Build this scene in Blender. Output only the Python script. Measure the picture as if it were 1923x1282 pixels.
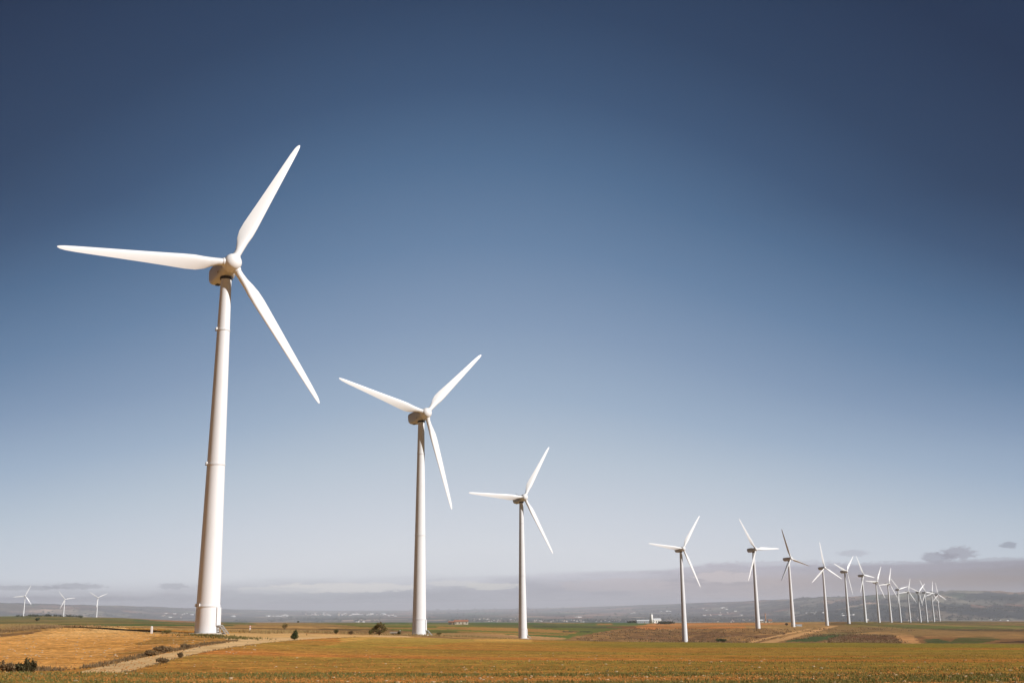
import bpy, math, random
import numpy as np
from mathutils import Vector, Matrix

# ------------------------------------------------------------------ clearing
for o in list(bpy.data.objects): bpy.data.objects.remove(o, do_unlink=True)
SC = bpy.context.scene
COL = SC.collection
random.seed(11); RNG = np.random.default_rng(11)
R = math.radians

# ------------------------------------------------------------------ camera
FPX, PITCH, ROLL = 2030.5, R(13.754), R(-0.5925)       # focal length in photo pixels (1923 wide)
CX, CY, EYE = 961.5, 641.0, 1.7
fw = np.array([0, math.cos(PITCH), math.sin(PITCH)]); up = np.array([0, -math.sin(PITCH), math.cos(PITCH)])
rt = np.array([1., 0, 0])
cr, sr = math.cos(ROLL), math.sin(ROLL)
cam_d = bpy.data.cameras.new('camera'); cam = bpy.data.objects.new('camera', cam_d); COL.objects.link(cam)
rr_ = cr*rt + sr*up; uu_ = cr*up - sr*rt
M = Matrix(((rr_[0], uu_[0], -fw[0], 0), (rr_[1], uu_[1], -fw[1], 0), (rr_[2], uu_[2], -fw[2], EYE), (0, 0, 0, 1)))
cam.matrix_world = M
cam_d.lens = FPX/1923*36; cam_d.sensor_width = 36; cam_d.clip_start = .1; cam_d.clip_end = 120000
SC.camera = cam

def ray(u, v):                      # survey line from the tripod through a photo point -> (azimuth, slope)
    X, Y = u-CX, v-CY
    X, Y = cr*X + sr*Y, -sr*X + cr*Y
    d = rt*X + fw*FPX - up*Y
    h = math.hypot(d[0], d[1])
    return math.atan2(d[0], d[1]), d[2]/h
def project(x, y, z):               # world -> photo pixels (arrays), only used to read the survey
    z = z-EYE
    d = y*math.cos(PITCH)+z*math.sin(PITCH); q = -y*math.sin(PITCH)+z*math.cos(PITCH)
    X = FPX*x/d; Y = -FPX*q/d
    return CX+cr*X-sr*Y, CY+sr*X+cr*Y

# ------------------------------------------------------------------ sun
SUN_EL, SUN_ANG = R(33.5), R(-27)     # SUN_ANG counter-clockwise from +x
sdir = Vector((math.cos(SUN_EL)*math.cos(SUN_ANG), math.cos(SUN_EL)*math.sin(SUN_ANG), math.sin(SUN_EL)))
sl = bpy.data.lights.new('sun', 'SUN'); sl.energy = 5.0; sl.angle = R(.53); sl.color = (1, .965, .93)
so = bpy.data.objects.new('sun', sl); COL.objects.link(so)
so.rotation_euler = sdir.to_track_quat('Z', 'Y').to_euler(); so.location = (0, 0, 300)

# ------------------------------------------------------------------ view
SC.view_settings.view_transform = 'Standard'; SC.view_settings.look = 'None'
SC.view_settings.exposure = 0.15; SC.view_settings.gamma = 1.0; SC.view_settings.use_curve_mapping = False
SC.cycles.volume_bounces = 2; SC.cycles.max_bounces = 8

def lin(c):
    return tuple((x/255/12.92 if x/255 <= .04045 else ((x/255+.055)/1.055)**2.4) for x in c)

class NT:                           # small helper for node trees
    def __init__(s, nt): s.nt = nt; s.n = nt.nodes; s.l = nt.links; s.n.clear()
    def new(s, t, **kw):
        x = s.n.new(t)
        for k, v in kw.items(): setattr(x, k, v)
        return x
    def put(s, sock, v):
        if isinstance(v, bpy.types.NodeSocket): s.l.new(v, sock)
        elif v is not None: sock.default_value = v
    def math(s, op, a, b=None, c=None, clamp=False):
        x = s.new('ShaderNodeMath', operation=op); x.use_clamp = clamp
        for i, v in enumerate((a, b, c)): s.put(x.inputs[i], v)
        return x.outputs[0]
    def mix(s, f, a, b, blend='MIX'):
        x = s.new('ShaderNodeMix', data_type='RGBA', blend_type=blend)
        s.put(x.inputs[0], f); s.put(x.inputs[6], a); s.put(x.inputs[7], b)
        return x.outputs[2]
    def noise(s, vec, scale, detail=4, rough=.55, dist=0):
        x = s.new('ShaderNodeTexNoise'); s.put(x.inputs['Vector'], vec)
        x.inputs['Scale'].default_value = scale; x.inputs['Detail'].default_value = detail
        x.inputs['Roughness'].default_value = rough; x.inputs['Distortion'].default_value = dist
        return x.outputs[0]
    def ramp(s, f, pts, interp='LINEAR'):
        x = s.new('ShaderNodeValToRGB'); s.put(x.inputs[0], f); cr_ = x.color_ramp; cr_.interpolation = interp
        while len(cr_.elements) < len(pts): cr_.elements.new(.5)
        for e, (p, c) in zip(cr_.elements, pts):
            e.position = p; e.color = (*c, 1) if not isinstance(c, float) else (c, c, c, 1)
        return x.outputs[0]
    def sstep(s, v, a, b):
        x = s.new('ShaderNodeMapRange', interpolation_type='SMOOTHSTEP')
        s.put(x.inputs[0], v); s.put(x.inputs[1], a); s.put(x.inputs[2], b)
        x.inputs[3].default_value = 0; x.inputs[4].default_value = 1
        return x.outputs[0]
    def comb(s, x, y, z):
        c = s.new('ShaderNodeCombineXYZ')
        for i, v in enumerate((x, y, z)): s.put(c.inputs[i], v)
        return c.outputs[0]

# ------------------------------------------------------------------ sky
def build_world():
    W = bpy.data.worlds.new('World'); SC.world = W; W.use_nodes = True
    T = NT(W.node_tree)
    tc = T.new('ShaderNodeTexCoord'); sp = T.new('ShaderNodeSeparateXYZ'); T.l.new(tc.outputs['Generated'], sp.inputs[0])
    el = T.math('MULTIPLY', T.math('ARCSINE', sp.outputs[2]), 180/math.pi)
    az = T.math('MULTIPLY', T.math('ARCTAN2', sp.outputs[0], sp.outputs[1]), 180/math.pi)
    aa = T.math('MINIMUM', T.math('ABSOLUTE', T.math('ADD', az, 2.)), 42.)
    elp = T.math('MAXIMUM', el, 0.)
    k = T.ramp(T.math('DIVIDE', elp, 40.), [(0., .16), (3.6/40, .27), (7/40, .40), (10.5/40, .58), (16/40, .78), (20/40, .92), (30/40, 1.0)])
    ka = T.math('MULTIPLY', aa, k)
    t = T.math('SQRT', T.math('ADD', T.math('MULTIPLY', elp, elp), T.math('MULTIPLY', ka, ka)))
    base = T.ramp(T.math('DIVIDE', t, 60.), [
        (0.0, lin((217, 219, 226))), (3/60, lin((215, 219, 227))), (5/60, lin((204, 211, 222))), (7.9/60, lin((184, 197, 212))),
        (11/60, lin((158, 177, 200))), (14.8/60, lin((132, 154, 183))), (19/60, lin((104, 131, 164))),
        (23.2/60, lin((81, 109, 143))), (27/60, lin((62, 86, 119))), (31.3/60, lin((48, 68, 98))),
        (38/60, lin((36, 52, 80))), (1.0, lin((30, 46, 76)))])
    # physical sky underneath the grading
    sky = T.new('ShaderNodeTexSky', sky_type='NISHITA'); sky.sun_disc = False
    sky.sun_elevation = SUN_EL; sky.sun_rotation = R(90)-SUN_ANG; sky.air_density = 1; sky.dust_density = .6
    phys = T.mix(1., sky.outputs[0], (.1, .1, .1, 1), 'MULTIPLY')
    col = T.mix(.03, base, phys)
    # far cloud bank along the horizon: its top edge by azimuth
    def ang(u, v):
        a, s = ray(u, v); return math.degrees(a), math.degrees(math.atan(s))
    tops = [ang(*p) for p in [(-400, 1104), (0, 1102), (180, 1104), (400, 1098), (600, 1092), (800, 1085), (950, 1083), (1040, 1075), (1180, 1073), (1260, 1069),
                              (1300, 1063), (1340, 1057), (1375, 1058), (1410, 1063), (1500, 1062), (1700, 1059), (1923, 1051), (2200, 1047)]]
    tp = T.ramp(T.math('MULTIPLY_ADD', az, 1/80, .5), [(a/80+.5, float(e/4)) for a, e in tops])
    top = T.math('MULTIPLY', tp, 4.)
    vec = T.comb(T.math('MULTIPLY', az, .16), T.math('MULTIPLY', el, 1.), 0.)
    n1 = T.noise(vec, 1.3, 6, .6); n2 = T.noise(vec, 4.5, 5, .6)
    top = T.math('ADD', top, T.math('MULTIPLY_ADD', n2, .24, -.12))
    dlt = T.math('SUBTRACT', top, el)
    soft = T.ramp(T.math('MULTIPLY_ADD', az, 1/80, .5), [(.1, .5), (.38, .45), (.5, .25), (.58, .10), (1., .10)])
    body = T.sstep(dlt, T.math('MULTIPLY', soft, -1.), soft)
    # colour of the bank: by azimuth and depth under its top
    up_c = T.ramp(T.math('MULTIPLY_ADD', az, 1/80, .5), [(.15, lin((184, 187, 196))), (.4, lin((203, 205, 213))), (.55, lin((200, 200, 210))), (.66, lin((184, 182, 193))), (.82, lin((148, 145, 156)))])
    lo_c = T.ramp(T.math('MULTIPLY_ADD', az, 1/80, .5), [(.15, lin((165, 168, 178))), (.4, lin((172, 175, 184))), (.55, lin((178, 177, 187))), (.66, lin((180, 170, 172))), (.82, lin((142, 130, 128)))])
    bank = T.mix(T.sstep(dlt, .05, .85), up_c, lo_c)
    bank = T.mix(T.math('MULTIPLY', T.sstep(n1, .42, .66), .42), bank, (*lin((150, 150, 162)), 1))
    col = T.mix(T.math('MULTIPLY', body, .92), col, bank)
    # bright cumulus streaks inside the bank and small dark clouds
    def blob(col, u, v, wu, wv, c, amt, nz, lo=.42, hi=.62):
        a, e = ang(u, v); da = wu/FPX*57.3; de = wv/FPX*57.3
        x = T.math('DIVIDE', T.math('SUBTRACT', az, a), da); y = T.math('DIVIDE', T.math('SUBTRACT', el, e), de)
        d = T.math('SQRT', T.math('ADD', T.math('MULTIPLY', x, x), T.math('MULTIPLY', y, y)))
        m = T.math('MULTIPLY', T.sstep(T.math('SUBTRACT', T.math('ADD', nz, .5), T.math('MULTIPLY', d, .55)), lo, hi), amt)
        return T.mix(m, col, (*lin(c), 1))
    vb = T.comb(T.math('MULTIPLY', az, .8), T.math('MULTIPLY', el, 2.), 3.)
    nb = T.noise(vb, 3.4, 7, .68)
    vs = T.comb(T.math('MULTIPLY', az, .6), T.math('MULTIPLY', el, 3.2), 7.)
    ns = T.noise(vs, 2., 5, .6)
    for (u, v, wu, wv, c, amt) in [(640, 1103, 120, 7, (222, 220, 220), .85), (520, 1108, 60, 5, (200, 202, 208), .6), (850, 1094, 40, 5, (215, 214, 216), .7),
                                   (925, 1100, 40, 5, (216, 214, 212), .8), (1360, 1083, 45, 8, (208, 200, 202), .7), (1160, 1098, 90, 9, (196, 188, 192), .5)]:
        col = blob(col, u, v, wu*1.3, wv*1.3, c, amt, ns, .40, .58)
    for (u, v, wu, wv, c, amt) in [(1762, 1046, 28, 9, (146, 146, 160), .8), (1798, 1038, 28, 11, (146, 144, 158), .8), (1894, 1023, 13, 5, (138, 142, 158), .8), (1604, 1038, 26, 6, (172, 173, 186), .6),
                                   (45, 1103, 60, 4, (158, 161, 171), .8), (140, 1100, 45, 5, (156, 159, 170), .8), (325, 1100, 24, 5, (160, 163, 174), .7),
                                   (90, 1125, 150, 5, (146, 148, 160), .7), (1450, 1060, 120, 7, (178, 176, 188), .6), (1700, 1062, 160, 8, (166, 164, 176), .7), (1860, 1053, 90, 6, (160, 160, 172), .6)]:
        col = blob(col, u, v, wu*1.15, wv*1.15, c, amt*.75, nb, .40, .66)
    below = T.sstep(el, .05, -.25)
    col = T.mix(below, col, (*lin((172, 174, 183)), 1))
    dim = T.ramp(T.math('DIVIDE', T.math('ABSOLUTE', az), 180.), [(0., 1.), (42/180, 1.), (85/180, .42), (1., .36)])     # unseen sky beside and behind dimmed to cut fill light on shaded towers
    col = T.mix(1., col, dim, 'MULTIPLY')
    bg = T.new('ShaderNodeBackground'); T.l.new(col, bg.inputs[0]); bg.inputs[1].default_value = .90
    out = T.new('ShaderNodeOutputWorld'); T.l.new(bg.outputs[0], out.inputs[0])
build_world()

# ------------------------------------------------------------------ object helpers
def tag(o, label=None, cat=None, group=None, kind=None):
    if label: o['label'] = label
    if cat: o['category'] = cat
    if group: o['group'] = group
    if kind: o['kind'] = kind
    return o
def mesh_obj(name, verts, faces, mats, parent=None, smooth=True, mi=None, loc=None):
    m = bpy.data.meshes.new(name)
    m.from_pydata([tuple(v) for v in verts], [], [tuple(f) for f in faces])
    for x in (mats if isinstance(mats, (list, tuple)) else [mats]): m.materials.append(x)
    if mi is not None: m.polygons.foreach_set('material_index', np.array(mi, dtype=np.int32))
    m.polygons.foreach_set('use_smooth', np.full(len(m.polygons), smooth))
    m.update()
    o = bpy.data.objects.new(name, m); COL.objects.link(o)
    if parent: o.parent = parent
    if loc is not None: o.location = loc
    return o
def fast_mesh(name, V, F, mats, mi=None, smooth=False, attr=None):      # V (n,3), F (m,k) numpy
    m = bpy.data.meshes.new(name); n, k = F.shape
    m.vertices.add(len(V)); m.vertices.foreach_set('co', np.ascontiguousarray(V, dtype=np.float32).ravel())
    m.loops.add(n*k); m.loops.foreach_set('vertex_index', np.ascontiguousarray(F, dtype=np.int32).ravel())
    m.polygons.add(n); m.polygons.foreach_set('loop_start', np.arange(0, n*k, k, dtype=np.int32))
    m.polygons.foreach_set('loop_total', np.full(n, k, dtype=np.int32))
    for x in (mats if isinstance(mats, (list, tuple)) else [mats]): m.materials.append(x)
    if mi is not None: m.polygons.foreach_set('material_index', np.ascontiguousarray(mi, dtype=np.int32))
    m.polygons.foreach_set('use_smooth', np.full(n, smooth))
    m.update(calc_edges=True)
    if attr is not None:
        a = m.color_attributes.new('land_color', 'FLOAT_COLOR', 'POINT')
        a.data.foreach_set('color', np.ascontiguousarray(np.c_[attr, np.ones(len(attr))], dtype=np.float32).ravel())
    o = bpy.data.objects.new(name, m); COL.objects.link(o)
    return o
def empty(name, loc):
    o = bpy.data.objects.new(name, None); o.empty_display_size = .5; COL.objects.link(o); o.location = loc; return o
class MB:                            # collects shapes into one mesh
    def __init__(s): s.v = []; s.f = []; s.m = []
    def add(s, V, F, mat=0):
        b = len(s.v); s.v += [tuple(p) for p in V]; s.f += [tuple(i+b for i in f) for f in F]; s.m += [mat]*len(F)
    def box(s, c, d, mat=0, rz=0, taper=1.):
        V = []; cz, sz = math.cos(rz), math.sin(rz)
        for z in (-.5, .5):
            t = taper if z > 0 else 1.
            for x, y in ((-.5, -.5), (.5, -.5), (.5, .5), (-.5, .5)):
                px, py = x*d[0]*t, y*d[1]*t
                V.append((c[0]+px*cz-py*sz, c[1]+px*sz+py*cz, c[2]+z*d[2]))
        s.add(V, [(3, 2, 1, 0), (4, 5, 6, 7), (0, 1, 5, 4), (1, 2, 6, 5), (2, 3, 7, 6), (3, 0, 4, 7)], mat)
    def tube(s, pts, rads, n=8, mat=0, cap=True):
        rings = []; pts = [Vector(p) for p in pts]
        for i, p in enumerate(pts):
            d = (pts[min(i+1, len(pts)-1)]-pts[max(i-1, 0)]).normalized()
            a = d.cross(Vector((0, 0, 1)) if abs(d.z) < .9 else Vector((1, 0, 0))).normalized(); b = d.cross(a)
            rings.append([p+(a*math.cos(t)+b*math.sin(t))*rads[i] for t in [2*math.pi*j/n for j in range(n)]])
        s.loft(rings, mat, cap)
    def loft(s, rings, mat=0, cap=True):
        n = len(rings[0]); V = [p for r_ in rings for p in r_]; F = []
        for i in range(len(rings)-1):
            for j in range(n):
                k = (j+1) % n
                F.append((i*n+j, i*n+k, (i+1)*n+k, (i+1)*n+j))
        if cap: F += [tuple(reversed(range(n))), tuple(range((len(rings)-1)*n, len(rings)*n))]
        s.add(V, F, mat)
    def gable(s, c, L, W, H, RH, rz=0, over=.3, wall=0, roof=1):
        cz, sz = math.cos(rz), math.sin(rz)
        def P(x, y, z): return (c[0]+x*cz-y*sz, c[1]+x*sz+y*cz, c[2]+z)
        l, w = L/2, W/2
        s.add([P(-l, -w, 0), P(l, -w, 0), P(l, w, 0), P(-l, w, 0), P(-l, -w, H), P(l, -w, H), P(l, w, H), P(-l, w, H), P(-l, 0, H+RH), P(l, 0, H+RH)],
              [(0, 1, 5, 4), (2, 3, 7, 6), (1, 2, 6, 9, 5), (3, 0, 4, 8, 7), (3, 2, 1, 0)], wall)
        l += over; e = over*RH/w; w2 = w+over; t = .25
        s.add([P(-l, -w2, H-e+.02), P(l, -w2, H-e+.02), P(l, 0, H+RH+.02), P(-l, 0, H+RH+.02), P(-l, w2, H-e+.02), P(l, w2, H-e+.02),
               P(-l, -w2, H-e+t), P(l, -w2, H-e+t), P(l, 0, H+RH+t), P(-l, 0, H+RH+t), P(-l, w2, H-e+t), P(l, w2, H-e+t)],
              [(6, 7, 8, 9), (9, 8, 11, 10), (0, 3, 2, 1), (3, 4, 5, 2), (0, 1, 7, 6), (5, 4, 10, 11), (1, 2, 8, 7), (2, 5, 11, 8), (3, 0, 6, 9), (4, 3, 9, 10)], roof)
    def build(s, name, mats, parent=None, smooth=False, loc=None):
        return mesh_obj(name, s.v, s.f, mats, parent, smooth, s.m, loc)

# ------------------------------------------------------------------ materials
def paint(name, col, rough=.4, spec=.5, streak=0., scale=.35, metal=0.):
    m = bpy.data.materials.new(name); m.use_nodes = True; T = NT(m.node_tree)
    b = T.new('ShaderNodeBsdfPrincipled'); out = T.new('ShaderNodeOutputMaterial'); T.l.new(b.outputs[0], out.inputs[0])
    g = T.new('ShaderNodeNewGeometry'); tc = T.new('ShaderNodeTexCoord')
    mp = T.new('ShaderNodeMapping'); mp.inputs['Scale'].default_value = (1, 1, .15); T.l.new(tc.outputs['Object'], mp.inputs[0])
    n = T.noise(mp.outputs[0], 2.2/max(scale, .01)*.35, 6, .6)
    n2 = T.noise(tc.outputs['Object'], .6, 4, .5)
    c = T.mix(T.math('MULTIPLY', T.sstep(n, .5, .8), streak), (*col, 1), (col[0]*.62, col[1]*.58, col[2]*.5, 1))
    c = T.mix(T.math('MULTIPLY', n2, .10), c, (col[0]*.8, col[1]*.8, col[2]*.78, 1))
    T.l.new(c, b.inputs['Base Color']); b.inputs['Roughness'].default_value = rough
    b.inputs['Specular IOR Level'].default_value = spec; b.inputs['Metallic'].default_value = metal
    return m
def leafy(name, c1, c2, scale=3., rough=.8, trans=.15):
    m = bpy.data.materials.new(name); m.use_nodes = True; T = NT(m.node_tree)
    b = T.new('ShaderNodeBsdfPrincipled'); out = T.new('ShaderNodeOutputMaterial')
    g = T.new('ShaderNodeNewGeometry')
    n = T.noise(g.outputs['Position'], scale, 3, .6)
    f = T.math('ADD', T.math('MULTIPLY', g.outputs['Random Per Island'], .6), T.math('MULTIPLY', n, .5), clamp=True)
    c = T.mix(f, (*c1, 1), (*c2, 1))
    T.l.new(c, b.inputs['Base Color']); b.inputs['Roughness'].default_value = rough; b.inputs['Specular IOR Level'].default_value = .15
    tr = T.new('ShaderNodeBsdfTranslucent'); T.l.new(c, tr.inputs[0])
    mx = T.new('ShaderNodeMixShader'); mx.inputs[0].default_value = trans
    T.l.new(b.outputs[0], mx.inputs[1]); T.l.new(tr.outputs[0], mx.inputs[2]); T.l.new(mx.outputs[0], out.inputs[0])
    return m
def land(name, scales, contrast, bump=.5, tint=None, tint_amt=0., tint_scale=1., stretch=(1, 1, 1), rot=0., lo=.45, hi=.6, furrow=None):
    """soil and field surface: colour from the land_color attribute, broken up in world space"""
    m = bpy.data.materials.new(name); m.use_nodes = True; T = NT(m.node_tree)
    b = T.new('ShaderNodeBsdfPrincipled'); out = T.new('ShaderNodeOutputMaterial'); T.l.new(b.outputs[0], out.inputs[0])
    at = T.new('ShaderNodeAttribute', attribute_name='land_color'); g = T.new('ShaderNodeNewGeometry')
    col = at.outputs['Color']
    mp = T.new('ShaderNodeMapping'); mp.inputs['Scale'].default_value = stretch; mp.inputs['Rotation'].default_value = (0, 0, rot)
    T.l.new(g.outputs['Position'], mp.inputs[0])
    if tint:
        n = T.noise(mp.outputs[0], tint_scale, 7, .68)
        col = T.mix(T.math('MULTIPLY', T.sstep(n, lo, hi), tint_amt), col, (*tint, 1))
    tot = None
    for sc, ct in zip(scales, contrast):
        n = T.noise(g.outputs['Position'], sc, 5, .65)
        v = T.math('MULTIPLY_ADD', T.sstep(n, .3, .7), 2*ct, 1-ct)
        tot = v if tot is None else T.math('MULTIPLY', tot, v)
    if furrow:
        mp2 = T.new('ShaderNodeMapping'); mp2.inputs['Rotation'].default_value = (0, 0, furrow[1]); T.l.new(g.outputs['Position'], mp2.inputs[0])
        w = T.new('ShaderNodeTexWave', wave_type='BANDS', bands_direction='Y'); T.l.new(mp2.outputs[0], w.inputs[0])
        w.inputs['Scale'].default_value = furrow[0]; w.inputs['Distortion'].default_value = 2.2; w.inputs['Detail'].default_value = 3; w.inputs['Detail Scale'].default_value = 1.5
        v = T.math('MULTIPLY_ADD', w.outputs[1], 2*furrow[2], 1-furrow[2]); tot = T.math('MULTIPLY', tot, v)
    col = T.mix(1., col, T.comb(tot, tot, tot), 'MULTIPLY')
    T.l.new(col, b.inputs['Base Color']); b.inputs['Roughness'].default_value = 1.; b.inputs['Specular IOR Level'].default_value = .05
    if bump:
        n = T.noise(g.outputs['Position'], scales[0]*.8, 8, .7)
        bp = T.new('ShaderNodeBump'); bp.inputs['Strength'].default_value = bump; bp.inputs['Distance'].default_value = .5/scales[0]
        T.l.new(n, bp.inputs['Height']); T.l.new(bp.outputs[0], b.inputs['Normal'])
    return m

WHITE = paint('white_turbine_paint', (.76, .76, .765), .38, .4, .12)
NAC_W = paint('nacelle_paint', (.60, .595, .60), .45, .4, .15)
WHITE_T = paint('white_tower_paint', (.735, .745, .765), .45, .4, .22)
GREY = paint('grey_steel', (.32, .32, .33), .5, .5, .2)
DARK = paint('dark_rubber', (.03, .03, .035), .6, .3, 0)
GALV = paint('galvanised_steel', (.36, .35, .33), .45, .5, .2)
CONC = paint('weathered_concrete', (.46, .42, .36), .9, .2, .5)
WALLW = paint('white_render', (.80, .78, .74), .8, .2, .3, 4)
WALLC = paint('cream_render', (.62, .54, .44), .8, .2, .3, 4)
TILE = paint('clay_roof_tiles', (.36, .16, .10), .85, .2, .5, 2)
ROOFG = paint('pale_metal_roof', (.62, .63, .64), .5, .4, .2, 2)
BRICK = paint('chimney_brick', (.42, .24, .15), .9, .2, .4, 1)
GLASSD = paint('dark_window', (.03, .035, .045), .15, .6, 0)
DOORM = paint('door_paint', (.30, .22, .15), .6, .3, .3)
BARK = paint('bark', (.13, .09, .06), .9, .2, .5, .1)
MARK = paint('marker_white', (.80, .78, .76), .5, .4, .1)
MARKR = paint('marker_red', (.55, .10, .10), .5, .4, .1)
ORANGE = paint('orange_fence_paint', (.6, .16, .06), .6, .3, .1)

# ------------------------------------------------------------------ value noise in numpy
def vnoise(x, y, seed=0):
    xi = np.floor(x).astype(np.int64); yi = np.floor(y).astype(np.int64); fx = x-xi; fy = y-yi
    fx = fx*fx*(3-2*fx); fy = fy*fy*(3-2*fy)
    def h(a, b):
        n = (a*374761393 + b*668265263 + seed*1442695041) & 0xffffffff
        n = ((n ^ (n >> 13))*1274126177) & 0xffffffff
        return ((n ^ (n >> 16)) & 0xffff)/65535.
    return (h(xi, yi)*(1-fx)+h(xi+1, yi)*fx)*(1-fy)+(h(xi, yi+1)*(1-fx)+h(xi+1, yi+1)*fx)*fy
def fbm(x, y, oct=4, seed=0, gain=.5):
    a = 1.; s = 0; t = 0
    for i in range(oct):
        s = s+a*vnoise(x, y, seed+i*17); t += a; a *= gain; x = x*2.03+11.3; y = y*2.03+7.7
    return s/t

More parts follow.
